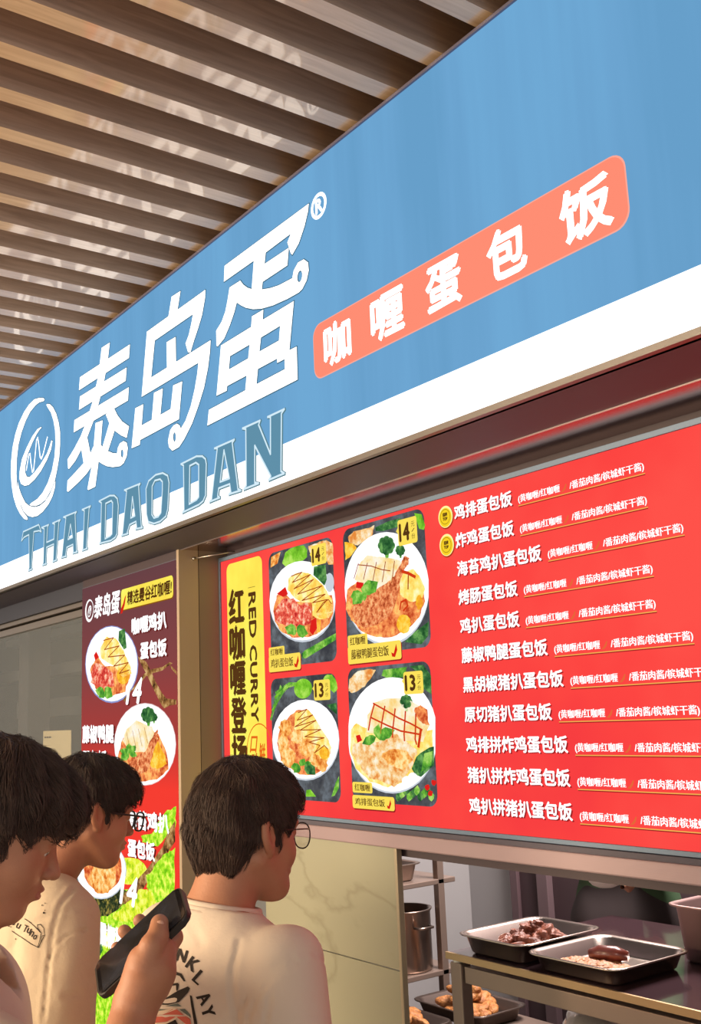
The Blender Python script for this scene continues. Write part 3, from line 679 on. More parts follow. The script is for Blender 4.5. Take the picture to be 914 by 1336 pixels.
# vertical white text strokes by the middle bowls
oa, sa = (80, 720), 4.155
q = Print(YP, oa, sa)
q.E(276, 610, 144, 210, emi((150, 160, 220), 0.9), 4); q.E(276, 608, 140, 203, m_bowl, 5)
q.poly(wob([(160, 640), (200, 560), (240, 620), (360, 620), (385, 650), (350, 760), (250, 790), (190, 740)], 4), m_curry, 6, pixel=True)
q.poly(wob([(215, 520), (250, 460), (300, 470), (345, 540), (380, 620), (385, 660), (340, 680), (290, 620), (220, 580)], 3), m_egg, 7, pixel=True)
q.poly(wob([(165, 660), (190, 600), (240, 620), (290, 660), (290, 730), (210, 740), (170, 710)], 5), m_redmeat, 8, pixel=True)
q.E(340, 670, 34, 48, m_potato, 7); q.poly([(182, 560), (195, 540), (210, 570), (190, 590)], m_tom, 8, pixel=True)
q.poly([(318, 430), (350, 415), (360, 520), (345, 530), (315, 480)], m_leafd, 8, pixel=True)
for d in ((-50, -10), (-30, 30), (40, -20), (45, 25)): leaf(q, 240, 760, d[0], d[1], .5, 9)
q.line([(235, 480), (290, 465), (240, 530), (320, 510), (260, 570), (350, 560), (290, 620), (370, 600), (320, 660), (375, 640)], 0.004, m_sauce, 9)
q.build('printed_bowl', poster)
ob, sb = (100, 850), 6.53
q = Print(YP, ob, sb); wood_p = emi((176, 124, 70), 0.8, noise=(26, ((70, 44, 26), (236, 196, 130))))
q.poly([(400, 410), (470, 330), (540, 250), (580, 190), (650, 150), (740, 130), (800, 90), (825, 100), (790, 120), (740, 160), (640, 190), (600, 210), (540, 280), (450, 360), (420, 430)], wood_p, 6, pixel=True)
q.poly([(525, 40), (600, 90), (640, 170), (680, 260), (730, 350), (770, 400), (855, 410), (855, 450), (800, 460), (750, 485), (720, 440), (660, 320), (600, 190), (560, 120)], wood_p, 5, pixel=True)
q.poly([(800, 110), (858, 170), (858, 200), (815, 150)], wood_p, 5, pixel=True)
q.build('printed_branch', poster)
q = Print(YP, ob, sb)
q.E(590, 790, 264, 352, emi((236, 210, 210), 1.0), 6); q.E(590, 790, 260, 345, m_bowl, 7)
q.poly(wob([(360, 900), (400, 740), (520, 640), (700, 700), (780, 860), (790, 1000), (700, 1090), (560, 1110), (430, 1060)], 5), m_curry, 8, pixel=True)
q.poly(wob([(400, 760), (440, 660), (520, 590), (650, 640), (700, 740), (600, 860), (460, 850)], 5), m_eggpale, 9, pixel=True)
q.poly(wob([(640, 900), (700, 760), (760, 880), (780, 960), (700, 1000), (640, 980)], 5), m_potato, 9, pixel=True)
broccoli(q, 620, 540, 60, 9); broccoli(q, 670, 560, 32, 10)
q.poly(wob([(420, 980), (500, 900), (600, 850), (680, 690), (705, 660), (700, 740), (660, 900), (620, 1010), (520, 1060)], 6), m_meat, 11, pixel=True)
for d in ((-70, 70), (-80, -20), (60, -60), (70, 30), (0, -80)): leaf(q, 460, 860, d[0], d[1], .35, 12)
for k in range(4): q.line([(440 + k * 50, 690 - k * 15), (470 + k * 50, 840 - k * 20)], 0.0025, m_sauce, 12)
q.build('printed_bowl', poster)
oc, sc_ = (100, 1000), 6.53
m_bush = emi((176, 236, 44), 1.05, noise=(40, ((110, 190, 24), (250, 252, 110))), )
m_bushy = emi((226, 240, 50), 1.05, noise=(34, ((150, 200, 30), (255, 252, 130))))
q = Print(YP, oc, sc_)
q.poly(wob([(560, 590), (640, 570), (760, 380), (850, 345), (850, 520), (700, 680), (560, 640)], 8), m_bush, 4, pixel=True)
q.poly(wob([(690, 820), (760, 740), (845, 700), (845, 1120), (720, 1160), (600, 1050), (600, 930)], 12), m_bush, 6, pixel=True)
q.poly(wob([(300, 800), (430, 770), (560, 800), (620, 900), (500, 1000), (420, 1000), (300, 900)], 8), m_bushy, 4, pixel=True)
q.poly(wob([(470, 1120), (560, 1040), (640, 1060), (720, 1200), (600, 1330), (420, 1330), (300, 1290)], 12), m_bushy, 7, pixel=True)
q.poly([(845, 460), (780, 560), (740, 680), (600, 880), (440, 1050), (380, 1130), (420, 1180), (560, 1060), (700, 850), (845, 640)], wood_p, 5, pixel=True)
q.poly(wob([(160, 1090), (400, 1040), (480, 1120), (300, 1260), (160, 1300)], 8), emi((60, 74, 44), 0.8, noise=(30, ((30, 36, 26), (190, 170, 80)))), 4, pixel=True)
q.build('printed_bushes', poster)
q = Print(YP, oc, sc_)
q.poly([(0, 2200), (845, 2200), (845, 1100), (700, 1080), (480, 1040), (160, 1080), (20, 1300)], m_bush, 3, pixel=True)
for k in range(9): leaf(q, 200 + k * 70, 1620 - (k % 2) * 50, (k % 3 - 1) * 50, -170, .3, 5, (m_leafd, m_bushy)[k % 2])
q.E(640, 1750, 180, 210, m_bowl, 5); q.poly(wob(ell(640, 1730, 120, 140, 14), 8, 2), m_fried, 7, pixel=True)
q.build('printed_leaves', poster)
q = Print(YP, oc, sc_)
q.E(220, 880, 214, 250, m_bshade, 8); q.E(220, 876, 208, 243, m_bowl, 9)
q.poly(wob(ell(235, 860, 165, 205, 16), 6, 2), m_curry, 10, pixel=True); q.poly(wob(ell(235, 950, 110, 135, 16), 6, 2), m_fried, 11, pixel=True)
q.build('printed_bowl', poster)

# ================================================================== PILLAR, GLASS FRONT, MARBLE WALL
M_tan = pbr('tan_steel', (172, 156, 134), 0.55, 0.15, stretch=(60, 60, 1), bump=(20, 0.08))
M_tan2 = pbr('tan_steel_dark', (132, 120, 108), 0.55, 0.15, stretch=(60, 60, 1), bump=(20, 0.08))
tag(MB().box(-3.376, -3.358, YP, 1.7785, 0, ZSO).build('trim_8', M_tan), kind='structure')
tag(MB().box(-3.376, -3.362, 1.7785, 1.7815, 0, ZSO).build('trim_9', pbr('seam', (50, 42, 36), 0.8)), kind='structure')
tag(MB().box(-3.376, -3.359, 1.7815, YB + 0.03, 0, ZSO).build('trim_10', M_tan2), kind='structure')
rod = MB(); a, b_ = Vector((-3.345, 1.756, 2.279)), Vector((-3.24, 1.866, 2.296)); rod.tube([a, b_], 0.0028, 8); rod.tube([a - (b_ - a).normalized() * 0.006, a + (b_ - a).normalized() * 0.004], 0.0065, 10)
tag(rod.build('stay_rod', pbr('rod_steel', (170, 165, 160), 0.3, 0.9)), 'thin steel stay rod with bolt head above the tan pillar', 'rod')
box('trim_11', XPL, -3.376, YP + 0.082, YP + 0.12, 0, ZSO, M_dark)['kind'] = 'structure'
box('trim_19', XPL - 0.004, -3.376, YP + 0.004, YP + 0.12, 2.2805, ZSO, pbr('dark_wall', (66, 56, 62), 0.6))['kind'] = 'structure'
box('trim_12', XPL, -3.376, YP + 0.02, YP + 0.08, 0, 0.545, M_dark)['kind'] = 'structure'
# glass front on the far left
box('trim_13', -9, XPL - 0.004, 1.711, 1.80, 1.7 + 0.533, ZSO + 0.02, pbr('lintel_dark', (54, 58, 70), 0.6))['kind'] = 'structure'
tag(MB().box(-9, XPL - 0.004, 1.73, 1.79, 1.7 + 0.512, 1.7 + 0.533, 0.003).box(-9, XPL - 0.004, 1.745, 1.79, 1.7 + 0.472, 1.7 + 0.505, 0.003).build('trim_14', pbr('window_alu', (120, 114, 108), 0.4, 0.5)), kind='structure')
gm = bpy.data.materials.new('window_glass'); gm.use_nodes = True; g = gm.node_tree.nodes['Principled BSDF']
g.inputs['Base Color'].default_value = (0.25, 0.28, 0.28, 1); g.inputs['Roughness'].default_value = 0.03; g.inputs['Alpha'].default_value = 0.22; g.inputs['IOR'].default_value = 1.5
tag(MB().box(-9, XPL - 0.004, 1.757, 1.763, 0.25, 2.175).build('window_1', gm), kind='structure')
box('trim_15', -9, XPL - 0.004, 1.74, 1.79, 0, 0.25, M_dark)['kind'] = 'structure'
n_ = thing('paper_notice', 'cream paper notice taped inside the dark window left of the poster', 'notice', loc=(-4.7, 1.765, 1.55))
box('sheet', -4.905, -4.555, 1.767, 1.769, 1.36, 1.682, pbr('notice_paper', (206, 198, 160), 0.9), n_)
mk = pbr('notice_ink', (120, 112, 90), 0.9)
for body_, a_ in (('AVA', (-4.80, -4.64, 1.445, 1.50)), ('---', (-4.885, -4.80, 1.650, 1.656))):
    q = Print(1.766); q.text(body_, *a_, mk, 1, 0.0006); q.build('notice_line', n_)
# dim room behind the glass
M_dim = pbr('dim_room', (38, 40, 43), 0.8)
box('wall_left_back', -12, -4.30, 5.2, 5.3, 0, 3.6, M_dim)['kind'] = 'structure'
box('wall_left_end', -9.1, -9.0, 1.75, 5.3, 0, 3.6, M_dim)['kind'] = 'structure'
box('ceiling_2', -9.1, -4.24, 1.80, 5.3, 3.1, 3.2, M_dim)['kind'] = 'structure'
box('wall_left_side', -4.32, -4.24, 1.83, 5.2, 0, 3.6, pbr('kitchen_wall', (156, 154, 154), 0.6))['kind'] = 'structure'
for i, (zz_, yy, hh) in enumerate(((2.75, 3.1, 0.16), (2.38, 2.9, 0.06), (2.06, 2.7, 0.08), (1.78, 3.0, 0.14))):
    tag(MB().box(-8.99, -4.33, yy, yy + 0.18, zz_, zz_ + hh).build('duct', pbr('duct_grey', (96, 98, 98), 0.6, 0.2)), ('upper', 'second', 'third', 'lowest')[i] + ' grey horizontal duct seen dimly through the left window', 'duct')
for i, xx in enumerate((-7.3, -8.4)):
    tag(MB().box(xx, xx + 0.2, 2.45, 2.6, 0, 3.1).build('column', pbr('column_grey', (88, 86, 84), 0.7)), ('nearer' if i == 0 else 'farther') + ' grey column standing in the dim room behind the left window', 'column')

# marble clad wall under the board
mm = bpy.data.materials.new('pale_marble'); mm.use_nodes = True; nt = mm.node_tree; b = nt.nodes['Principled BSDF']
tc = nt.nodes.new('ShaderNodeTexCoord'); n1 = nt.nodes.new('ShaderNodeTexNoise'); n1.inputs['Scale'].default_value = 0.8; n1.inputs['Detail'].default_value = 6; n1.inputs['Distortion'].default_value = 1.6
r1 = nt.nodes.new('ShaderNodeValToRGB'); e = r1.color_ramp.elements
base = (*lin((162, 164, 142)), 1); vein = (*lin((148, 148, 126)), 1)
e[0].position = 0.0; e[0].color = base; e[1].position = 1.0; e[1].color = base
for pos, c in ((0.485, base), (0.50, vein), (0.512, base)): k_ = e.new(pos); k_.color = c
nt.links.new(tc.outputs['Object'], n1.inputs['Vector']); nt.links.new(n1.outputs['Fac'], r1.inputs[0]); nt.links.new(r1.outputs[0], b.inputs['Base Color']); b.inputs['Roughness'].default_value = 0.3
wf = bpy.data.objects.new('wall_front', None); COL.objects.link(wf); wf['kind'] = 'structure'
for (za, zb_) in ((0.0, 0.597), (0.6, 0.998), (1.001, 1.326)):
    MB().box(-3.10, -2.398, YB + 0.004, YB + 0.018, za, zb_, 0.0012).build('marble_panel', mm, wf)
MB().box(-3.36, -3.103, YB + 0.01, YB + 0.06, 0, 1.40).build('corner_panel', pbr('blue_grey_metal', (128, 134, 140), 0.4, 0.4), wf)
tag(MB().box(-2.397, -2.385, YB + 0.0, YB + 0.020, 0, 1.33, 0.002).build('trim_16', pbr('edge_steel', (190, 178, 150), 0.35, 0.7)), kind='structure')
box('wall_counter', -2.384, 1.2, YB + 0.01, YB + 0.07, 0, 0.66, mm)['kind'] = 'structure'

# ================================================================== KITCHEN
M_kw = pbr('kitchen_wall', (156, 154, 154), 0.6)
box('wall_back', -4.24, 1.4, 3.8, 3.9, 0, 3.6, M_kw)['kind'] = 'structure'
box('wall_side', 1.2, 1.3, YB, 3.8, 0, 3.6, M_kw)['kind'] = 'structure'
xd = on_y(680, 1180, 3.78)[0]
M_door = pbr('doorway_dark', (70, 52, 56), 0.7)
tag(MB().box(xd + 0.02, 1.19, 3.76, 3.8, 0, 2.4).build('door_1', M_door), kind='structure')
tag(MB().box(xd - 0.03, xd + 0.02, 3.74, 3.8, 0, 2.4, 0.004).build('trim_17', pbr('jamb', (96, 76, 80), 0.5)), kind='structure')
xq = on_y(703, 1180, 3.73)[0]
tag(MB().box(xq, xq + 0.07, 3.72, 3.76, 0, 2.4, 0.004).build('trim_18', pbr('strip_grey', (112, 92, 96), 0.5)), kind='structure')
M_ks = pbr('kitchen_steel', (150, 134, 124), 0.28, 0.9, bump=(12, 0.03))
M_ks2 = pbr('dull_steel', (160, 140, 128), 0.42, 0.7, bump=(12, 0.03))

# serving table
ZTAB = 0.95
tb = thing('steel_table', 'steel work table with black top just inside the serving window', 'table', loc=(-2.0, 2.6, 0))
MB().box(-2.655, -0.30, 2.27, 3.05, ZTAB - 0.014, ZTAB, 0.003).build('table_top', pbr('black_glass_top', (56, 40, 44), 0.12, 0.0, coat=0.5), tb)
MB().box(-2.66, -0.29, 2.262, 2.27, ZTAB - 0.02, ZTAB + 0.001, 0.001).build('edge_strip', pbr('brass_edge', (190, 160, 120), 0.35, 0.6), tb)
MB().box(-2.60, -0.33, 2.285, 2.32, ZTAB - 0.088, ZTAB - 0.038, 0.003).build('apron_rail', M_ks2, tb)
MB().box(-2.60, -0.33, 2.98, 3.01, ZTAB - 0.105, ZTAB - 0.035, 0.003).build('apron_rail', M_ks2, tb)
for x, y in ((-2.655, 2.275), (-0.37, 2.275), (-2.655, 2.99), (-0.37, 2.99), (-2.02, 2.29)):
    MB().box(x, x + 0.05, y, y + 0.045, 0, ZTAB - 0.03 if x != -2.02 else ZTAB - 0.106, 0.004).build('leg', M_ks2, tb)
MB().lathe((-2.635, 2.297, ZTAB - 0.031), [(0.001, 0.0), (0.02, 0.0), (0.02, 0.012), (0.015, 0.016), (0.001, 0.017)], 16).build('post_cap', pbr('cap_white', (240, 236, 225), 0.3), tb)
MB().box(-2.58, -0.33, 2.33, 3.0, 0.30, 0.32, 0.003).build('lower_shelf', M_ks2, tb)

def tray(name, label, cx, cy, hw, hd, z0, dep, mat, cat='tray', group=None):
    t = thing(name, label, cat, group, loc=(cx, cy, z0))
    MB().pan(cx, cy, [(hw - .03, hd - .03, .03, z0), (hw - .022, hd - .022, .035, z0 + .006), (hw - .008, hd - .008, .045, z0 + dep - .004), (hw + .006, hd + .006, .05, z0 + dep), (hw + .008, hd + .008, .05, z0 + dep + .004), (hw + .002, hd + .002, .048, z0 + dep + .006), (hw - .011, hd - .011, .043, z0 + dep - .001), (hw - .026, hd - .026, .033, z0 + .009), (hw - .033, hd - .033, .03, z0 + .004)]).build('pan_body', mat, t)
    return t
M_tray = pbr('tray_steel', (206, 192, 182), 0.24, 1.0, bump=(9, 0.04))
tray('steel_tray', 'left steel tray heaped with braised meat on the table', -2.475, 2.455, .142, .178, ZTAB + .001, .055, M_tray)
tray('steel_tray', 'right steel tray with one dark sausage and crumbs on the table', -2.145, 2.435, .166, .165, ZTAB + .001, .045, M_tray)
tray('steel_food_pan', 'deep steel food pan cut by the right edge of the photo', -1.80, 2.80, .28, .17, ZTAB + .001, .155, pbr('pan_pinkish_steel', (150, 122, 118), 0.4, 0.7))

def lump_mesh(name, r, seed, sx=1.3, amp=0.35, sub=3):
    bm = bmesh.new(); bmesh.ops.create_icosphere(bm, subdivisions=sub, radius=1.0); rs = np.random.RandomState(seed)
    K = rs.normal(0, 2.2, (7, 3)); ph = rs.uniform(0, 6.28, 7)
    for v in bm.verts:
        d = 1 + amp * sum(math.sin(K[i][0] * v.co.x + K[i][1] * v.co.y + K[i][2] * v.co.z + ph[i]) for i in range(7)) / 4.5
        v.co = Vector((v.co.x * sx, v.co.y, v.co.z * .75)) * d * r
    for f in bm.faces: f.smooth = True
    me = bpy.data.meshes.new(name); bm.to_mesh(me); bm.free(); return me
def pile(name, label, cat, group, mat, meshes, spots, seed=1):
    rs = random.Random(seed)
    for i, (x, y, z) in enumerate(spots):
        o = bpy.data.objects.new(name, meshes[i % len(meshes)]); COL.objects.link(o)
        o.location = (x, y, z); o.rotation_euler = (rs.uniform(-.4, .4), rs.uniform(-.4, .4), rs.uniform(0, 6.28)); o.scale = [rs.uniform(.8, 1.2)] * 3
        tag(o, label, cat, group)
M_braise = pbr('braised_meat', (136, 74, 48), 0.45, spec=0.5, noise=(60, .22, (82, 38, 28)), bump=(90, .9))
M_fry = pbr('fried_chicken', (196, 134, 72), 0.6, noise=(50, .25, (128, 70, 34)), bump=(70, .7))
bms = [lump_mesh('braised_meat_piece', .019, s_, 1.5, .6) for s_ in range(4)]
for m_ in bms: m_.materials.append(M_braise)
sp_ = []
rs = random.Random(4)
for k in range(44):
    r_ = rs.random() ** .6; a = rs.uniform(0, 6.28); x = -2.475 + .088 * r_ * math.cos(a); y = 2.47 + .115 * r_ * math.sin(a)
    sp_.append((x, y, ZTAB + .020 + .058 * (1 - r_) * rs.uniform(.6, 1.2)))
pile('braised_meat_piece', 'glossy brown piece of braised meat heaped in the left steel tray', 'meat', 'braised meat in the left tray', M_braise, bms, sp_, 3)
# sausage and crumbs
so = MB().tube([(-2.205, 2.425, ZTAB + .036), (-2.175, 2.437, ZTAB + .040), (-2.13, 2.455, ZTAB + .040), (-2.10, 2.47, ZTAB + .036)], [.013, .022, .022, .013], 14).build('sausage', pbr('sausage_skin', (112, 52, 40), .3, coat=.4, noise=(40, .3, (80, 34, 26))))
tag(so, 'dark red brown sausage lying in the right steel tray', 'sausage')
cr = bmesh.new(); rs = random.Random(9)
for k in range(420):
    r_ = rs.random() ** .5; a = rs.uniform(0, 6.28); s_ = rs.uniform(.004, .012)
    mtx = Matrix.Translation((-2.15 + .125 * r_ * math.cos(a), 2.385 + .075 * r_ * math.sin(a), ZTAB + .009 + s_ * .5 + .012 * (1 - r_))) @ Matrix.Rotation(rs.uniform(0, 3), 4, 'Z') @ Matrix.Diagonal((s_ * 1.5, s_, s_ * .7, 1))
    bmesh.ops.create_icosphere(cr, subdivisions=1, radius=1.0, matrix=mtx)
me = bpy.data.meshes.new('meat_crumbs'); cr.to_mesh(me); cr.free()
tag(finish('meat_crumbs', me, pbr('crumbs', (186, 132, 84), .6, noise=(80, .3, (130, 76, 44)))), 'loose golden brown crumbs of meat in the right steel tray', 'crumbs', kind='stuff')

# low stand with trays of fried chicken
ls = thing('low_steel_stand', 'low steel stand holding trays of fried chicken under the table', 'stand', loc=(-2.9, 3.4, 0))
YL = 2.62
xa = on_y(540, 1325, YL)[0]; zl = on_y(600, 1326, YL + .30)[1] - .02
MB().box(xa - .08, xa + .56, YL - .02, YL + .54, zl - .02, zl, .003).build('stand_top', M_ks2, ls)
for x in (xa - .07, xa + .51):
    for y in (YL, YL + .50): MB().box(x, x + .03, y, y + .03, 0, zl - .02).build('leg', M_ks2, ls)
M_dtray = pbr('dark_tray', (104, 92, 86), .35, .8)
cxA = on_y(606, 1300, YL + .36)[0]
tray('deep_tray', 'dark tray piled with golden fried chicken behind the table post', cxA, YL + .38, .20, .135, zl + .001, .05, M_dtray)
tray('deep_tray', 'shallow tray of fried chicken at the lower edge of the photo', cxA - .08, YL + .11, .18, .095, zl + .001, .03, M_dtray)
fms = [lump_mesh('fried_chicken_piece', .028, 20 + s_, 1.35, .45) for s_ in range(4)]
for m_ in fms: m_.materials.append(M_fry)
sp_ = []; rs = random.Random(5)
for k in range(30):
    r_ = rs.random() ** .6; a = rs.uniform(0, 6.28); sp_.append((cxA + .13 * r_ * math.cos(a), YL + .38 + .08 * r_ * math.sin(a), zl + .035 + .12 * (1 - r_) * rs.uniform(.5, 1.2)))
pile('fried_chicken_piece', 'golden fried chicken piece piled in the dark tray behind the table', 'chicken', 'fried chicken in the dark tray', M_fry, fms, sp_, 6)
sp_ = []
for k in range(10):
    r_ = rs.random() ** .6; a = rs.uniform(0, 6.28); sp_.append((cxA - .08 + .12 * r_ * math.cos(a), YL + .11 + .05 * r_ * math.sin(a), zl + .03 + .02 * (1 - r_)))
pile('fried_chicken_piece', 'pale fried chicken piece in the shallow tray at the lower edge', 'chicken', 'fried chicken in the shallow tray', M_fry, fms, sp_, 8)
# plastic bag, bottom centre
bx, bz = on_y(766, 1330, 2.75)
bg = lump_mesh('plastic_bag', .07, 77, 1.2, .35, 4); bg.materials.append(pbr('clear_bag', (214, 200, 186), .12, .0, coat=.8, bump=(20, .9)))
o = bpy.data.objects.new('plastic_bag', bg); COL.objects.link(o); o.location = (bx, 2.75, bz - .02)
tag(o, 'crumpled clear plastic bag under the table at the lower edge', 'bag')
box('carton', bx - .16, bx + .16, 2.62, 2.88, 0.321, bz - .07, pbr('carton_brown', (120, 96, 74), .9))
tag(bpy.data.objects['carton'], 'plain brown carton on the lower table shelf under the plastic bag', 'box')

# rack on the left of the opening
YR = 3.2
YR = 3.10; xr = on_y(573, 1180, YR)[0]
rk = thing('steel_rack', 'tall steel shelf rack holding pots at the left of the kitchen', 'rack', loc=(xr, YR, 0))
rw = .42; rd = .42
for x in (xr - rw, xr - .035):
    for y in (2.45, YR): MB().box(x, x + .035, y, y + .035, 0, 1.9, .003).build('post', M_ks2, rk)
z1_ = on_y(565, 1146, YR)[1]; z2_ = on_y(565, 1262, YR)[1]
for z in (z1_, z2_, z2_ - .42, 1.75):
    MB().box(xr - rw, xr, 2.45, YR + .10, z - .022, z, .003).build('shelf', M_ks2, rk)
xt = xr - .15
tray('steel_tray', 'small steel tray on the upper shelf of the rack', xt, 2.86, .12, .18, z1_ + .001, .07, M_ks)
xp = xr - .125
def pot(label, cx, cy, z, r, h):
    t = thing('stock_pot', label, 'pot', loc=(cx, cy, z))
    MB().lathe((cx, cy, z), [(r * .96, 0), (r, .01), (r, h - .01), (r + .008, h), (r + .008, h + .004), (r - .004, h + .003), (r - .006, .02), (.001, .02)], 40).build('pot_body', M_ks, t)
    for s_ in (-1, 1):
        MB().tube([(cx + s_ * r, cy - .04, z + h * .75), (cx + s_ * (r + .035), cy - .035, z + h * .75), (cx + s_ * (r + .035), cy + .035, z + h * .75), (cx + s_ * r, cy + .04, z + h * .75)], .006, 8).build('handle', M_ks, t)
pot('large steel stock pot on the middle shelf of the rack', xp, 3.0, z2_ + .001, .115, .25)
pot('smaller steel pot on the lower shelf of the rack', xp - .02, 2.98, z2_ - .419, .11, .22)
box('floor_kitchen_mat', -4.2, 1.1, 2.1, 3.7, 0.0, 0.004, pbr('kitchen_floor', (96, 84, 80), .5))['kind'] = 'structure'
bpy.data.objects['floor_kitchen_mat'].name = 'floor_2'

# ================================================================== PEOPLE (signed distance bodies, meshed once)
def V3(p): return np.array(tuple(p), dtype=np.float32)
def smin(a, b, k):
    h = np.clip(0.5 + 0.5 * (b - a) / k, 0, 1); return b * (1 - h) + a * h - k * h * (1 - h)
def smax(a, b, k): return -smin(-a, -b, k)
def s_ell(p, c, r):
    q = p - V3(c); r = V3(r); k0 = np.linalg.norm(q / r, axis=1); k1 = np.linalg.norm(q / (r * r), axis=1) + 1e-9
    return k0 * (k0 - 1) / k1
def s_cap(p, a, b, ra, rb):
    a = V3(a); b = V3(b); ab = b - a; t = np.clip(((p - a) @ ab) / (ab @ ab), 0, 1)
    return np.linalg.norm(p - a - t[:, None] * ab, axis=1) - (ra + (rb - ra) * t)
def s_ecap(p, a, b, ra, rb, ax, sq):
    """capsule flattened by sq along the unit axis ax"""
    ax = V3(ax); a = V3(a); b = V3(b)
    st = lambda q: q + np.outer((q @ ax) * (1 / sq - 1), ax)
    return s_cap(st(p), st(a[None])[0], st(b[None])[0], ra, rb) * sq
def snet(fn, xs, ys, zs, B=10):
    """surface nets on a rectilinear grid with block culling"""
    xs, ys, zs = [np.asarray(a, np.float32) for a in (xs, ys, zs)]
    nx, ny, nz = len(xs), len(ys), len(zs); val = np.ones((nx, ny, nz), np.float32)
    blk = [(i, j, k) for i in range(0, nx, B) for j in range(0, ny, B) for k in range(0, nz, B)]
    lo = np.array([[xs[i], ys[j], zs[k]] for i, j, k in blk], np.float32)
    hi = np.array([[xs[min(i + B, nx) - 1], ys[min(j + B, ny) - 1], zs[min(k + B, nz) - 1]] for i, j, k in blk], np.float32)
    dc = fn((lo + hi) / 2); rad = np.linalg.norm(hi - lo, axis=1) / 2
    act = np.abs(dc) < rad * 1.35 + 0.02
    pts = []; idx = []
    for n_, (i, j, k) in enumerate(blk):
        sl = (slice(i, i + B), slice(j, j + B), slice(k, k + B))
        if not act[n_]: val[sl] = np.sign(dc[n_]); continue
        g = np.stack(np.meshgrid(xs[sl[0]], ys[sl[1]], zs[sl[2]], indexing='ij'), -1); pts.append(g.reshape(-1, 3)); idx.append((sl, g.shape[:3]))
    allp = np.concatenate(pts); out = np.empty(len(allp), np.float32)
    for c in range(0, len(allp), 200000): out[c:c + 200000] = fn(allp[c:c + 200000])
    o = 0
    for sl, sh in idx:
        n_ = sh[0] * sh[1] * sh[2]; val[sl] = out[o:o + n_].reshape(sh); o += n_
    s = val < 0
    cnt = sum(s[a:nx - 1 + a, b:ny - 1 + b, c:nz - 1 + c].astype(np.int8) for a in (0, 1) for b in (0, 1) for c in (0, 1))
    ci, cj, ck = np.nonzero((cnt > 0) & (cnt < 8)); N = len(ci)
    cid = -np.ones((nx - 1, ny - 1, nz - 1), np.int64); cid[ci, cj, ck] = np.arange(N)
    acc = np.zeros((N, 3)); num = np.zeros(N)
    cor = [(a, b, c) for a in (0, 1) for b in (0, 1) for c in (0, 1)]
    for A in cor:
        for ax_ in range(3):
            if A[ax_]: continue
            Bc = list(A); Bc[ax_] = 1
            va = val[ci + A[0], cj + A[1], ck + A[2]]; vb = val[ci + Bc[0], cj + Bc[1], ck + Bc[2]]
            m = (va < 0) != (vb < 0); t = np.where(m, va / np.where(m, va - vb, 1), 0)
            pa = np.stack([xs[ci + A[0]], ys[cj + A[1]], zs[ck + A[2]]], 1); pb = np.stack([xs[ci + Bc[0]], ys[cj + Bc[1]], zs[ck + Bc[2]]], 1)
            acc += np.where(m[:, None], pa + (pb - pa) * t[:, None], 0); num += m
    verts = acc / num[:, None]; quads = []
    for ax_ in range(3):
        u, v = [(1, 2), (2, 0), (0, 1)][ax_]; d = [0, 0, 0]; d[ax_] = 1
        A = s[:nx - d[0], :ny - d[1], :nz - d[2]]; Bq = s[d[0]:, d[1]:, d[2]:]
        E_ = np.array(np.nonzero(A != Bq)); E_ = E_[:, (E_[u] > 0) & (E_[v] > 0) & (E_[u] < (nx, ny, nz)[u] - 1) & (E_[v] < (nx, ny, nz)[v] - 1)]
        ins = A[E_[0], E_[1], E_[2]]
        def cell(du, dv):
            e = E_.copy(); e[u] -= du; e[v] -= dv; return cid[e[0], e[1], e[2]]
        q = np.stack([cell(1, 1), cell(0, 1), cell(0, 0), cell(1, 0)], 1); q[~ins] = q[~ins][:, ::-1]; quads.append(q)
    quads = np.concatenate(quads); quads = quads[(quads >= 0).all(1)]
    return verts, quads
def mesh_np(name, verts, quads, mats, parent=None, mi=None):
    me = bpy.data.meshes.new(name); me.vertices.add(len(verts)); me.vertices.foreach_set('co', verts.astype(np.float32).ravel())
    k = quads.shape[1]; n = len(quads); me.loops.add(n * k); me.loops.foreach_set('vertex_index', quads.astype(np.int32).ravel())
    me.polygons.add(n); me.polygons.foreach_set('loop_start', np.arange(0, n * k, k, dtype=np.int32))
    me.update(calc_edges=True)
    if mi is not None: me.polygons.foreach_set('material_index', mi.astype(np.int32))
    me.polygons.foreach_set('use_smooth', np.ones(n, bool)); me.validate()
    return finish(name, me, mats, parent)
def axis(lo, hi, step, zones=()):
    """grid coordinates, finer inside the zones (a, b, step)"""
    out = [lo]
    while out[-1] < hi:
        s_ = step
        for a, b, st in zones:
            if a <= out[-1] <= b: s_ = min(s_, st)
            elif out[-1] < a < out[-1] + step: s_ = min(s_, max(a - out[-1], st))
        out.append(out[-1] + s_)
    return np.array(out)

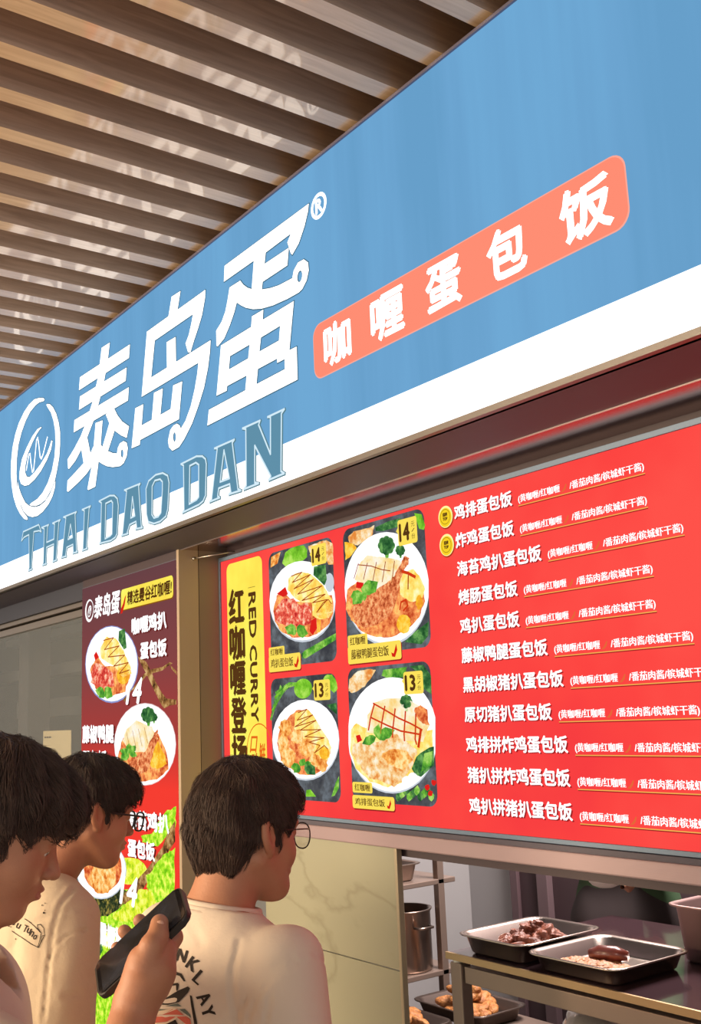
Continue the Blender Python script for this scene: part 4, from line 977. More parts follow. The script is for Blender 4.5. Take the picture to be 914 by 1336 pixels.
def head_sdf(q, jaw=1.0, eyes_closed=False):
    """head around the point between the ears; x right, y forward, z up; metres"""
    d = s_ell(q, (0, -.014, .034), (.077, .096, .088))
    d = smin(d, s_ell(q, (0, .030, -.030), (.064 * jaw, .064, .083)), .03)
    d = smin(d, s_ell(q, (0, .060, -.097), (.030, .026, .020)), .03)
    ax = np.abs(q[:, 0]); m = q.copy(); m[:, 0] = ax
    d = smin(d, s_ell(m, (.036, .055, -.034), (.028, .026, .028)), .02)
    d = smin(d, s_cap(m, (.058, -.010, -.045), (.028, .060, -.095), .016, .014), .03)   # jaw line
    d = smin(d, s_ell(m, (.022, .081, .020), (.026, .014, .011)), .018)               # brows
    d = smax(d, -s_ell(m, (.031, .100, .002), (.019, .015, .011)), .010)              # sockets
    d = smin(d, s_ell(m, (.031, .0775, .002), (.014, .0135, .0115)), .004)            # lids and eyeballs
    d = smax(d, -s_ell(m, (.031, .0925, -.001), (.012, .0025, .0012)), .002)
    d = smin(d, s_cap(q, (0, .084, .010), (0, .105, -.030), .0075, .0105), .012)      # nose
    d = smin(d, s_ell(q, (0, .108, -.033), (.011, .010, .009)), .006)
    d = smin(d, s_ell(m, (.0125, .098, -.036), (.0075, .010, .007)), .006)
    d = smax(d, -s_ell(m, (.006, .104, -.0425), (.0035, .005, .003)), .002)
    d = smin(d, s_ell(q, (0, .085, -.064), (.026, .014, .017)), .012)
    d = smin(d, s_ell(q, (0, .0955, -.0585), (.021, .0085, .0050)), .004)             # lips
    d = smin(d, s_ell(q, (0, .0935, -.0695), (.018, .0090, .0062)), .004)
    d = smax(d, -s_ell(q, (0, .104, -.0640), (.025, .010, .0013)), .002)
    d = smax(d, -s_ell(q, (0, .098, -.083), (.020, .007, .004)), .008)
    # ears: a dished shell leaning back
    e = m - np.array([.080, -.008, -.004], np.float32); c, s_ = math.cos(.25), math.sin(.25)
    ey = e[:, 1] * c + e[:, 2] * s_; ez = -e[:, 1] * s_ + e[:, 2] * c
    c2, s2 = math.cos(.42), math.sin(.42); exx = e[:, 0] * c2 + ey * s2; eyy = -e[:, 0] * s2 + ey * c2
    ee = np.stack([exx, eyy, ez], 1).astype(np.float32)
    ear = s_ell(ee, (0, 0, .002), (.0085, .0185, .031)); ear = smin(ear, s_ell(ee, (-.002, .004, -.025), (.006, .009, .011)), .006)
    ear = smax(ear, -s_ell(ee, (.009, .003, .004), (.0065, .0115, .021)), .003)
    ear = smin(ear, s_ell(ee, (.001, .0145, -.004), (.004, .004, .007)), .004)
    ear = smin(ear, s_cap(ee, (.002, -.004, .018), (.002, -.008, -.012), .0028, .0028), .004)
    return smin(d, ear, .006)

def hair_sdf(q, style):
    """cap of hair in head space"""
    x, y, z = q[:, 0], q[:, 1], q[:, 2]; ax = np.abs(x)
    rz = style.get('top', .106); rf = style.get('front', .113)
    d = s_ell(q, (0, -.014, .034), (.083, .103, rz - .004))
    d = smin(d, s_ell(q, (0, .020, .060), (.073, rf - .024, .062)), .03)
    d = smin(d, s_ell(q, (0, -.052, -.012), (.062, .054, .070)), .03)
    side = style.get('side', .006)
    # lower limit of the hair: fringe, above the ear, nape
    zf = style.get('fringe', .050); nape = style.get('nape', -.072)
    t = np.clip((y + .045) / .05, 0, 1); zl = nape * (1 - t) + side * t
    t2 = np.clip((y - .045) / .035, 0, 1); zl = zl * (1 - t2) + zf * t2
    burn = style.get('burn', .028); zl = zl - burn * np.exp(-((y - .022) / .012) ** 2) * (ax > .05)
    zl = zl + .034 * np.exp(-((y + .010) / .020) ** 2) * (ax > .05) * (z < .05)
    zl = zl + .006 * np.sin(x * 130 + y * 60) + .004 * np.sin(x * 260 + 1.3) * (y > .02)
    d = smax(d, (zl - z) * .8, .006)
    n_ = .0022 * np.sin(q @ np.array([90, 40, 25.]) + 3 * np.sin(z * 40)) + .0018 * np.sin(q @ np.array([-60, 150, 40.])) + .0015 * np.sin(q @ np.array([210, -70, 60.]))
    return d + n_

def person_frame(H, F, tilt, roll=0.0, turn=0.0):
    """head rotation matrix (columns right, forward, up)"""
    F = Vector(F).normalized(); R_ = F.cross(Vector((0, 0, 1))).normalized(); U = R_.cross(F)
    q = Matrix((R_, F, U)).transposed()
    q = q @ Matrix.Rotation(turn, 3, 'Z') @ Matrix.Rotation(-tilt, 3, 'X') @ Matrix.Rotation(roll, 3, 'Y')
    return np.array(q, dtype=np.float32)

def strands(name, style, H, Rm, mat, parent, count, seed, length=(.03, .055), lift=.005, r0=.0009):
    rs = np.random.RandomState(seed)
    u = rs.normal(0, 1, (count * 2, 3)); u /= np.linalg.norm(u, axis=1)[:, None]; p = u * .05 + np.array([0, -.01, .04])
    f = lambda q: hair_sdf(q.astype(np.float32), style)
    for _ in range(14): p = p + u * np.clip(-f(p), -.02, .03)[:, None] * -0.9 * -1
    ok = (np.abs(f(p)) < .004); p = p[ok][:count]; u = u[ok][:count]
    def grad(q):
        e = .002; g = np.stack([f(q + np.array(v) * e) - f(q - np.array(v) * e) for v in ((1, 0, 0), (0, 1, 0), (0, 0, 1))], 1); return g / (np.linalg.norm(g, axis=1)[:, None] + 1e-9)
    n = grad(p); crown = np.array([0, -.035, .13])
    L = rs.uniform(*length, len(p)); S = 5; pts = [p.copy()]
    flow = p - crown; flow += np.array([0, 0, -.05]) + np.array([0, .03, 0]) * (p[:, 1:2] > 0.0)
    flow += rs.normal(0, .018, flow.shape); cur = p.copy()
    for k in range(S):
        n = grad(cur); t = flow - n * np.sum(flow * n, 1)[:, None]; t /= np.linalg.norm(t, axis=1)[:, None] + 1e-9
        cur = cur + t * (L / S)[:, None] + n * (lift / S) * rs.uniform(-.3, 1.2, len(p))[:, None]
        dd = f(cur); cur = cur - n * np.minimum(dd - lift * (k + 1) / S, 0.0)[:, None] * .9
        cur = cur - n * np.clip(dd - lift * 1.4, 0, 1)[:, None] * .35; pts.append(cur.copy())
    pts = np.stack(pts, 1); good = (np.abs(f(pts[:, -1])) < .011) & (np.abs(f(pts[:, 2])) < .009); pts = pts[good]; n = n[good]; p = p[good]; M = len(p); K = S + 1
    side = np.cross(pts[:, 1] - pts[:, 0], n); side /= np.linalg.norm(side, axis=1)[:, None] + 1e-9
    rad = (r0 * np.linspace(1, .25, K))[None, :, None] * rs.uniform(.6, 1.6, (M, 1, 1))
    up = n[:, None, :] * rad * .6
    V = np.stack([pts + side[:, None, :] * rad, pts - side[:, None, :] * rad, pts + up], 2)     # M, K, 3, xyz
    vid = np.arange(M * K * 3).reshape(M, K, 3); q = []
    for k in range(K - 1):
        for a, b in ((0, 1), (1, 2), (2, 0)): q.append(np.stack([vid[:, k, a], vid[:, k, b], vid[:, k + 1, b], vid[:, k + 1, a]], 1))
    q = np.concatenate(q); Vw = V.reshape(-1, 3) @ Rm.T + np.array(tuple(H))
    o = mesh_np(name, Vw, q, mat, parent); o['kind'] = 'stuff'; return o

def figure(spec):
    H = Vector(spec['H']); Rm = person_frame(H, spec['F'], spec['tilt'], spec.get('roll', 0), spec.get('turn', 0)); Hn = V3(H)
    toH = lambda p: (p - Hn) @ Rm
    G = Vector(spec['ground']); bF = Vector(spec['bF']).normalized(); bR = bF.cross(Vector((0, 0, 1)))
    lean = spec.get('lean', 0.05); hS = spec['sh']            # forward lean, shoulder height
    def B(x, y, z):                                          # body space to world
        yy = y + lean * max(0, z - .9) ** 1.5 * 2.0
        return Vector((G.x, G.y, 0)) + bR * x + bF * yy + Vector((0, 0, z))
    k = hS / 1.40
    bF_, bR_ = tuple(bF), tuple(bR)
    arms = spec.get('arms') or {}
    def arm_pts(s_):
        if s_ in arms: return [Vector(v) for v in arms[s_]['pts']]
        return [B(s_ * .185 * k, 0, 1.375 * k), B(s_ * .245 * k, -.01, 1.09 * k), B(s_ * .25 * k, .09, .86 * k)]
    A = {s_: arm_pts(s_) for s_ in (-1, 1)}
    neck0 = Hn + Rm @ V3((0, -.022, -.055)); neck1 = V3(B(0, -.015, 1.40 * k))
    def hand(p, s_, d):
        if s_ in arms and 'hand' in arms[s_]:
            hd = arms[s_]['hand']; h = None
            for kind, pts in hd:
                for (a, ra), (b, rb) in zip(pts, pts[1:]):
                    c = s_cap(p, a, b, ra, rb); h = c if h is None else (smin(h, c, .010 if kind == 'palm' else .003) if True else h)
            return smin(d, h, .012)
        w = A[s_][2]; e = A[s_][1]; f = (w - e).normalized(); up = bR * s_
        pc = w + f * .05; d = smin(d, s_ecap(p, w, w + f * .08, .030, .036, tuple(up), .45), .02)
        fl = bF
        for i in range(4):
            base_ = w + f * .085 + fl * (.024 - .016 * i); ln = (.07, .078, .072, .056)[i]
            mid = base_ + f * ln * .5; tip = mid + (f * .8 - up * .35).normalized() * ln * .5
            d = smin(d, s_cap(p, base_, mid, .0088, .008), .004); d = smin(d, s_cap(p, mid, tip, .008, .0068), .002)
        th = w + f * .03 + fl * .026; d = smin(d, s_cap(p, th, th + (f + fl).normalized() * .055, .012, .008), .008)
        return d
    def torso(p, g):
        q = p
        d = s_ecap(q, B(-.05, 0, .93 * k), B(.05, 0, .93 * k), .125 + g, .125 + g, bF_, .85)
        d = smin(d, s_ecap(q, B(-.045, .0, 1.10 * k), B(.045, .0, 1.10 * k), .105 + g * 1.6, .105 + g * 1.6, bF_, .85), .08)
        d = smin(d, s_ecap(q, B(-.07, .0, 1.26 * k), B(.07, .0, 1.26 * k), .112 + g, .112 + g, bF_, .86), .08)
        d = smin(d, s_cap(q, B(-.125 * k, -.008, 1.365 * k), B(.125 * k, -.008, 1.365 * k), .058 + g, .058 + g), .06)
        return d
    def body(p):
        d = torso(p, -.006)
        hd = head_sdf(toH(p).astype(np.float32), spec.get('jaw', 1.0))
        d = smin(d, s_cap(p, neck0, neck1, .056, .062), .03)
        d = smin(d, s_cap(p, B(-.07, -.015, 1.40 * k), B(.07, -.015, 1.40 * k), .036, .036), .05)
        d = smin(d, hd, .018)
        for s_ in (-1, 1):
            a, b, c = A[s_]; r1, r2, r3 = spec.get('armr', (.045, .037, .027))
            d = smin(d, s_cap(p, a, b, r1, r2), .03); d = smin(d, s_cap(p, b, c, r2 + .001, r3), .012); d = hand(p, s_, d)
            d = smin(d, s_cap(p, B(s_ * .085, 0, .88 * k), B(s_ * .095, .01, .48 * k), .078, .052), .03)
            d = smin(d, s_cap(p, B(s_ * .095, .01, .48 * k), B(s_ * .10, -.02, .08), .052, .036), .02)
            d = smin(d, s_cap(p, B(s_ * .10, -.02, .06), B(s_ * .11, .12, .035), .03, .025), .02)
        return d
    root = thing('person', spec['label'], 'person', loc=(G.x, G.y, 0))
    pts = [H, G] + [v for s_ in (-1, 1) for v in A[s_]] + [B(s_ * .27, 0, 1) for s_ in (-1, 1)]
    hand_zone = [v for s_ in arms if 'hand' in arms[s_] for kd, pp in arms[s_]['hand'] for v, r_ in pp]
    pts += hand_zone
    lo = [min(v[i] for v in pts) - .13 for i in range(3)]; hi = [max(v[i] for v in pts) + .17 for i in range(3)]; lo[2] = 0.005
    hz = [(H[i] - .14, H[i] + .14, .0027) for i in range(3)]
    if hand_zone:
        zz = [(min(v[i] for v in hand_zone) - .02, max(v[i] for v in hand_zone) + .02, .0026) for i in range(3)]
    ax_ = [axis(lo[i], hi[i], (.007, .007, .011)[i], [hz[i]] + ([zz[i]] if hand_zone else [])) for i in range(3)]
    v, f = snet(body, *ax_)
    cen = v[f].mean(1); ql = (cen - Hn) @ Rm; mi = np.zeros(len(f), int)
    lipm = (np.abs(ql[:, 0]) < .022 - .0 * ql[:, 0]) & (((ql[:, 2] + .064) / .0105) ** 2 + (ql[:, 0] / .022) ** 2 < 1) & (ql[:, 1] > .08)
    mi[lipm] = 1
    mesh_np('body', v, f, [spec.get('skin', M_skin), M_lip], root, mi)
    # shirt
    sl = spec.get('sleeve', .70); gl = spec.get('loose', .020)
    wr = spec.get('wrinkle', 1.0); seed_ = spec.get('seed', 1); rs = np.random.RandomState(seed_); KV = rs.normal(0, 9, (6, 3)); PH = rs.uniform(0, 6, 6)
    nd = (Vector(neck0) - Vector(neck1)); nd.normalize()
    cz_ = spec.get('collar_z', 1.446) * k; tt = (cz_ - neck1[2]) / max(.02, neck0[2] - neck1[2])
    cc = Vector(neck1) + (Vector(neck0) - Vector(neck1)) * tt; nrm = (nd * .45 + Vector((0, 0, 1)) * .65 + bF * .08).normalized()
    def shirt(p):
        d = torso(p, gl)
        hem = B(0, 0, .80 * k)
        d = smin(d, s_ecap(p, B(-.07, 0, .86 * k), B(.07, 0, .86 * k), .125 + gl, .125 + gl, bF_, .85), .08)
        d = smax(d, float(hem.z) - p[:, 2], .006)
        for s_ in (-1, 1):
            a, b, c = A[s_]; e = a + (b - a) * sl; dirn = (b - a).normalized()
            arm = s_cap(p, a + Vector((0, 0, -.004)), a + (b - a) * (sl + .12), .062 + gl * .35, .066 + gl * .95)
            arm = smax(arm, (p - V3(e)) @ V3(dirn), .005)
            # armhole seam: a shallow groove where the sleeve is set in
            d = smin(d, arm, .022)
            seam = a + dirn * .045
            sd = np.abs((p - V3(seam)) @ V3((dirn * .8 + bR * s_ * .75).normalized())); near = np.linalg.norm(p - V3(seam), axis=1) < .14
            d = d + .0030 * np.exp(-(sd / .0035) ** 2) * near
        warp = p + .02 * np.sin(p[:, [2, 0, 1]] * 17)
        w = 0
        for i in range(6):
            kv = KV[i] * np.array([1.3, 1.3, .55]); w = w + np.sin(warp @ kv * 1.6 + PH[i])
        d = d + .0026 * wr * w / 2
        if spec.get('folds'):                     # creases of the cloth
            v_ = (p - V3(CAMLOC)) @ np.array(RM, np.float32); u_ = 457 + F_PX * v_[:, 0] / -v_[:, 2]; w_ = 668 - F_PX * v_[:, 1] / -v_[:, 2]
            pp = np.stack([u_, w_, 0 * u_], 1)
            for pts_, wd_, am in spec['folds']:
                dd = None
                for a_, b_ in zip(pts_, pts_[1:]):
                    c_ = s_cap(pp, (*a_, 0), (*b_, 0), 0, 0); dd = c_ if dd is None else np.minimum(dd, c_)
                d = d + am * np.exp(-(dd / wd_) ** 2) - am * .5 * np.exp(-((dd - wd_ * 2.2) / (wd_ * 1.3)) ** 2)

        d = smin(d, s_cap(p, B(-.075, -.015, 1.40 * k), B(.075, -.015, 1.40 * k), .036 + gl * .6, .036 + gl * .6), .05)
        d = smin(d, s_cap(p, neck0, neck1, .066, .076), .03)
        d = smax(d, np.minimum((p - V3(cc)) @ V3(nrm), .102 - s_cap(p, neck0, neck1, 0, 0)), .003)
        return d
    lo2 = [min(v_[i] for v_ in [G] + [x for s_ in (-1, 1) for x in A[s_][:2]] + [B(s_ * .2, 0, 1) for s_ in (-1, 1)]) - .14 for i in range(3)]
    hi2 = [max(v_[i] for v_ in [G] + [x for s_ in (-1, 1) for x in A[s_][:2]] + [B(s_ * .2, 0, 1) for s_ in (-1, 1)] + [B(0, .0, 1.42 * k)]) + .15 for i in range(3)]; lo2[2] = .7
    v, f = snet(shirt, *[axis(lo2[i], hi2[i], .0055) for i in range(3)])
    sh = mesh_np('shirt', v, f, spec['cloth'], root)
    bvh = BVHTree.FromPolygons([tuple(x) for x in v], [tuple(x) for x in f.tolist()])
    # collar rib around the neck
    cm = MB()
    uu = (bR - nrm * bR.dot(nrm)).normalized(); vv = nrm.cross(uu)
    for rr_, dz_ in ((.0705, .001), (.0735, -.006), (.0770, -.013)):
        ring = [cc + uu * rr_ * 1.03 * math.cos(t) + vv * rr_ * .97 * math.sin(t) + nrm * dz_ for t in [2 * math.pi * i / 44 for i in range(44)]]
        cm.tube(ring, .0060, 8, closed=True)
    cm.build('collar', spec['cloth'], root)
    # trousers and shoes
    def legs(p):
        d = s_ecap(p, B(-.05, 0, .90 * k), B(.05, 0, .90 * k), .130, .130, bF_, .84)
        for s_ in (-1, 1):
            d = smin(d, s_cap(p, B(s_ * .085, 0, .86 * k), B(s_ * .10, .01, .46 * k), .092, .072), .03)
            d = smin(d, s_cap(p, B(s_ * .10, .01, .46 * k), B(s_ * .10, -.015, .10), .072, .062), .02)
        d = smax(d, .075 - p[:, 2], .004); d = smax(d, p[:, 2] - .93 * k, .01)
        return d + .002 * np.sin(p[:, 2] * 60 + p[:, 0] * 30)
    v, f = snet(legs, axis(G.x - .3, G.x + .3, .012), axis(G.y - .3, G.y + .3, .012), axis(.05, .97, .014)); mesh_np('trousers', v, f, M_denim, root)
    for s_ in (-1, 1):
        sf = lambda p: smax(smin(s_cap(p, B(s_ * .10, -.03, .045), B(s_ * .115, .15, .035), .046, .038), s_cap(p, B(s_ * .1, -.02, .05), B(s_ * .1, -.02, .09), .045, .042), .02), .002 - p[:, 2], .003)
        c_ = B(s_ * .1, .05, 0); v, f = snet(sf, axis(c_.x - .2, c_.x + .2, .009), axis(c_.y - .2, c_.y + .2, .009), axis(-.01, .15, .009)); mesh_np('shoe', v, f, M_shoe, root)
    # hair
    st = spec['hair']
    hf = lambda p: hair_sdf(toH(p).astype(np.float32), st)
    v, f = snet(hf, *[axis(H[i] - .155, H[i] + .165, .0038) for i in range(3)]); mesh_np('hair', v, f, spec['hairm'], root)
    strands('hair_strands', st, H, Rm, spec['hairm'], root, spec.get('strands', 5200), seed_ + 5, **spec.get('strand_kw', {}))
    # eyes and brows
    hw = lambda x, y, z: Vector(Hn + Rm @ V3((x, y, z)))
    for s_ in (-1, 1):
        m_ = MB(); b_ = bmesh.ops.create_uvsphere(m_.bm, u_segments=16, v_segments=10, radius=.0108, matrix=Matrix.Translation(hw(s_ * .031, .0795, -.001)))
        c = hw(s_ * .031, .0795 + .0108, -.0035)
        for f_ in m_.bm.faces:
            f_.smooth = True; f_.material_index = 1 if (f_.calc_center_median() - c).length < .0062 else 0
        m_.build('eye', [pbr('eye_white', (216, 206, 198), .2), pbr('iris_brown', (36, 24, 18), .15)], root)
        eb = MB()
        for i in range(26):
            t = i / 25; x = s_ * (.012 + .036 * t); z = .0215 + .006 * math.sin(t * 2.6) - .004 * t; y = .0925 - .016 * t * t
            eb.tube([hw(x, y, z), hw(x + s_ * .007, y - .001, z + .003)], [.0009, .0003], 4)
        eb.build('eyebrow', M_hair, root)['kind'] = 'stuff'
    # glasses
    if spec.get('glasses'):
        gk = spec['glasses']; g = MB()
        for s_ in (-1, 1):
            w_, h_ = gk['w'], gk['h']; n_ = gk.get('sq', 2.6); loop = []
            for i in range(36):
                t = 2 * math.pi * i / 36; cx_ = math.copysign(abs(math.cos(t)) ** (2 / n_), math.cos(t)); sz_ = math.copysign(abs(math.sin(t)) ** (2 / n_), math.sin(t))
                loop.append(hw(s_ * .033 + w_ * cx_, gk['y'] - .10 * abs(s_ * .033 + w_ * cx_) ** 1.2, gk['z'] + h_ * sz_))
            g.tube(loop, gk['r'], 8, closed=True)
            g.tube([hw(s_ * (.033 + w_), gk['y'] - .006, gk['z'] + h_ * .55), hw(s_ * .071, gk['y'] - .022, gk['z'] + h_ * .6), hw(s_ * .0775, .03, gk['z'] + .012), hw(s_ * .080, -.006, .020), hw(s_ * .081, -.022, .012), hw(s_ * .080, -.034, -.006)], gk['r'], 8)
        g.tube([hw(-.008, gk['y'] - .001, gk['z'] + .004), hw(0, gk['y'] + .003, gk['z'] + .008), hw(.008, gk['y'] - .001, gk['z'] + .004)], gk['r'], 8)
        gf = g.build('glasses', pbr('frame_' + gk['mat'][0], gk['mat'][1], .3, gk['mat'][2]), root)
        gm_ = bpy.data.materials.get('lens_glass')
        if not gm_:
            gm_ = bpy.data.materials.new('lens_glass'); gm_.use_nodes = True; bb = gm_.node_tree.nodes['Principled BSDF']
            bb.inputs['Base Color'].default_value = (.9, .92, .95, 1); bb.inputs['Alpha'].default_value = .18; bb.inputs['Roughness'].default_value = .02
        for s_ in (-1, 1):
            lp = [hw(s_ * .033 + gk['w'] * .97 * math.cos(t), gk['y'] - .10 * abs(s_ * .033 + gk['w'] * math.cos(t)) ** 1.2, gk['z'] + gk['h'] * .97 * math.sin(t)) for t in [2 * math.pi * i / 28 for i in range(28)]]
            m_ = MB(); c = m_.bm.verts.new(hw(s_ * .033, gk['y'] + .0015 - .0017, gk['z'])); vs = [m_.bm.verts.new(x) for x in lp]
            for i in range(28): m_.bm.faces.new((c, vs[i], vs[(i + 1) % 28]))
            m_.build('lens', gm_, gf)
    return root, bvh, B

def decal(bvh, root, name, polys, to_px, t0, mats, lift=.0012):
    """print on cloth: polygons given in measured pixels, laid on the cloth surface along the view of the wearer's back"""
    V_, F_, Mi = [], [], []
    for pts, mi in polys:
        loops = pts if isinstance(pts[0], list) else [pts]
        # subdivide edges, tessellate on a fine fan so the print follows the cloth
        def sub(l):
            out = []
            for i in range(len(l)):
                a, b = l[i], l[(i + 1) % len(l)]; n_ = max(1, int(math.dist(a, b) / 3.0))
                out += [(a[0] + (b[0] - a[0]) * j / n_, a[1] + (b[1] - a[1]) * j / n_) for j in range(n_)]
            return out
        L = [sub(l) for l in loops]; tr = tessellate_polygon([[Vector((x, y, 0)) for x, y in l] for l in L]); flat = [c for l in L for c in l]
        hit = []
        for x, y in flat:
            px, py = to_px(x, y); d = ray(px, py); h = bvh.ray_cast(CAMLOC, d)
            hit.append((h[0] + h[1] * (lift * (1 + .25 * mi)) * (1 if h[1].dot(d) < 0 else -1)) if h[0] is not None else None)
        base_ = len(V_); V_ += [h if h is not None else Vector((0, 0, 0)) for h in hit]
        for t in tr:
            if all(hit[i] is not None for i in t) and max((hit[t[i]] - hit[t[(i + 1) % 3]]).length for i in range(3)) < .12: F_.append(tuple(base_ + i for i in t)); Mi.append(mi)
    me = bpy.data.meshes.new(name); me.from_pydata([tuple(x) for x in V_], [], F_); me.polygons.foreach_set('material_index', Mi); me.update()
    return finish(name, me, mats, root)
def glyph_polys(ch, cx, cy, w, h, ang, mi=0, bold=0.0):
    """one character as pixel triangles, rotated about its centre"""
    v, f = glyphs(ch); c, s_ = math.cos(ang), math.sin(ang); out = []
    for dx in ((0,) if not bold else (-bold, bold)):
        P_ = [((a - .5) * w + dx, -(b - .5) * h) for a, b in v]; P_ = [(cx + x * c - y * s_, cy + x * s_ + y * c) for x, y in P_]
        out += [([P_[i] for i in t], mi) for t in f]
    return out
idt = lambda x, y: (x, y)
M_print = [M_ink, pbr('teal_print', (104, 116, 108), .9), pbr('coral_print', (216, 108, 88), .9), pbr('cream_print', (232, 214, 190), .9)]

# ---------------------------------------------------------------- middle man, seen from behind
Hm = at(320, 1086, 2.0); Fm = Vector((.0, 1, 0))
Gm = Hm + Vector((.0, -.075, 0)); Gm.z = 0
rm, bv, Bm = figure(dict(H=Hm, F=(-.10, 1, 0), tilt=.10, ground=Gm, bF=(-.10, 1, 0), sh=Hm.z - .165, lean=.03, label='young man in glasses with a printed cream T-shirt seen from behind, facing the menu board',
    cloth=M_cream, hair=dict(fringe=.052, nape=-.070, side=.004, burn=.030, top=.104), hairm=M_hairb, glasses=dict(w=.025, h=.023, y=.109, z=-.004, r=.0013, sq=2.3, mat=('thin_metal', (70, 60, 55), .8)),
    seed=3, loose=.011, wrinkle=1.6, folds=[([(398,1250),(360,1272),(335,1298),(322,1336)],2.2,.0035),([(312,1228),(303,1270),(304,1300),(312,1345)],3.5,.003),([(352,1300),(345,1340)],3,.004),([(250,1205),(262,1230)],5,.003)], strands=6500, strand_kw=dict(length=(.025, .05), lift=.0045)))
# back print, measured in the zoomed picture (origin 180,1190, scale 6.093)
tp = lambda x, y: (180 + x / 6.093, 1190 + y / 6.093)
P = []
for ch, cx, cy, w, h, a in (('R', 190, 370, 55, 100, -.25), ('A', 235, 350, 60, 100, -.12), ('I', 297, 343, 22, 105, .08), ('N', 352, 345, 70, 100, .28), ('K', 440, 415, 78, 105, .62), ('L', 490, 520, 60, 110, .72), ('A', 530, 685, 80, 105, 1.02), ('Y', 560, 790, 82, 100, 1.22)):
    P += glyph_polys(ch, cx, cy, w, h, a, 0, 5)
P.append(([(55, 890), (50, 760), (75, 660), (120, 580), (180, 515), (240, 480), (300, 472), (350, 490), (380, 548), (368, 552), (335, 508), (290, 495), (240, 500), (190, 530), (135, 590), (90, 670), (66, 770), (70, 890)], 0))
P.append(([(118, 700), (150, 705), (230, 680), (320, 625), (400, 590), (415, 605), (400, 640), (330, 715), (240, 738), (150, 735), (125, 722)], 0))
P.append(([(185, 690), (195, 630), (182, 620), (235, 575), (320, 562), (330, 575), (320, 620), (310, 622), (312, 580), (240, 592), (215, 620), (212, 680)], 0))
P.append(([(225, 545), (230, 545), (234, 580), (226, 580)], 0)); P.append(([(305, 575), (312, 575), (316, 625), (308, 625)], 0))
P.append(([(415, 660), (430, 665), (475, 890), (450, 890), (425, 740)], 0))
P.append(([(85, 720), (140, 745), (220, 748), (320, 725), (380, 770), (420, 815), (425, 840), (330, 770), (230, 775), (150, 790), (75, 775)], 1))
P.append(([(75, 775), (150, 790), (230, 775), (300, 755), (320, 770), (200, 815), (75, 820)], 3))
P.append(([(70, 820), (200, 815), (300, 760), (360, 810), (420, 850), (430, 900), (400, 900), (310, 830), (240, 870), (150, 880), (68, 870)], 2))
P.append(([(68, 870), (150, 880), (240, 870), (310, 830), (320, 845), (240, 885), (150, 905), (68, 900)], 3))
P.append(([(190, 905), (300, 855), (330, 905), (330, 960), (180, 960)], 0))
decal(bv, rm, 'shirt_print', P, tp, 1.8, M_print)

# ---------------------------------------------------------------- left man, profile with glasses
Hl = at(116, 1060, 2.62)
Gl = Hl + Vector((-.05, -.150, 0)); Gl.z = 0
rl, bv, Bl = figure(dict(H=Hl, F=(.06, 1, 0), tilt=.20, ground=Gl, bF=(.05, 1, 0), sh=Hl.z - .180, lean=.10, label='young man in black glasses and beige T-shirt, in profile before the poster',
    cloth=M_cream2, hair=dict(fringe=.040, nape=-.055, side=.006, burn=.026, top=.104, front=.118), hairm=M_hair, glasses=dict(w=.029, h=.021, y=.117, z=-.006, r=.0022, sq=3.2, mat=('black_acetate', (24, 22, 22), 0)),
    seed=8, wrinkle=1.4, folds=[([(97,1158),(78,1182),(69,1215),(64,1255),(57,1330)],2.4,.0038),([(112,1212),(88,1220),(72,1234),(64,1252)],1.6,.0035),([(20,1210),(16,1280)],5,.0025),([(84,1300),(102,1296)],4,.003)], loose=.035, strands=4500, collar_z=1.440, strand_kw=dict(length=(.025, .05), lift=.006), sleeve=.85))
tp = lambda x, y: (x / 5.66, 1100 + y / 5.66); P = []
def pl(pts, w): return [([tuple(c) for c in q], 0) for q in stroke(pts, w)]
for ch, cx, cy, w, h, a in (('Y', 75, 578, 26, 40, .55), ('o', 102, 592, 22, 30, .55), ('u', 138, 612, 28, 38, .5), ('T', 190, 632, 30, 52, .45), ('u', 215, 648, 26, 40, .45), ('n', 236, 670, 26, 40, .5), ('o', 260, 695, 24, 38, .5)): P += glyph_polys(ch, cx, cy, w, h, a, 0, 1.2)
P += pl([(90, 650), (160, 695), (230, 745), (285, 772), (300, 740), (330, 680), (325, 630), (300, 600), (278, 605), (280, 630), (305, 665), (295, 720), (280, 768)], 5)
P += pl([(185, 560), (230, 590), (300, 660)], 5); P += pl([(0, 603), (40, 606), (85, 620)], 5); P += pl([(328, 682), (312, 684), (300, 740)], 4)
for x, y, r_ in ((312, 460, 5), (334, 445, 4), (325, 515, 8), (332, 497, 4), (118, 708, 5)): P.append((ell(x, y, r_, r_, 8), 0))
decal(bv, rl, 'shirt_print', P, tp, 2.4, M_print)

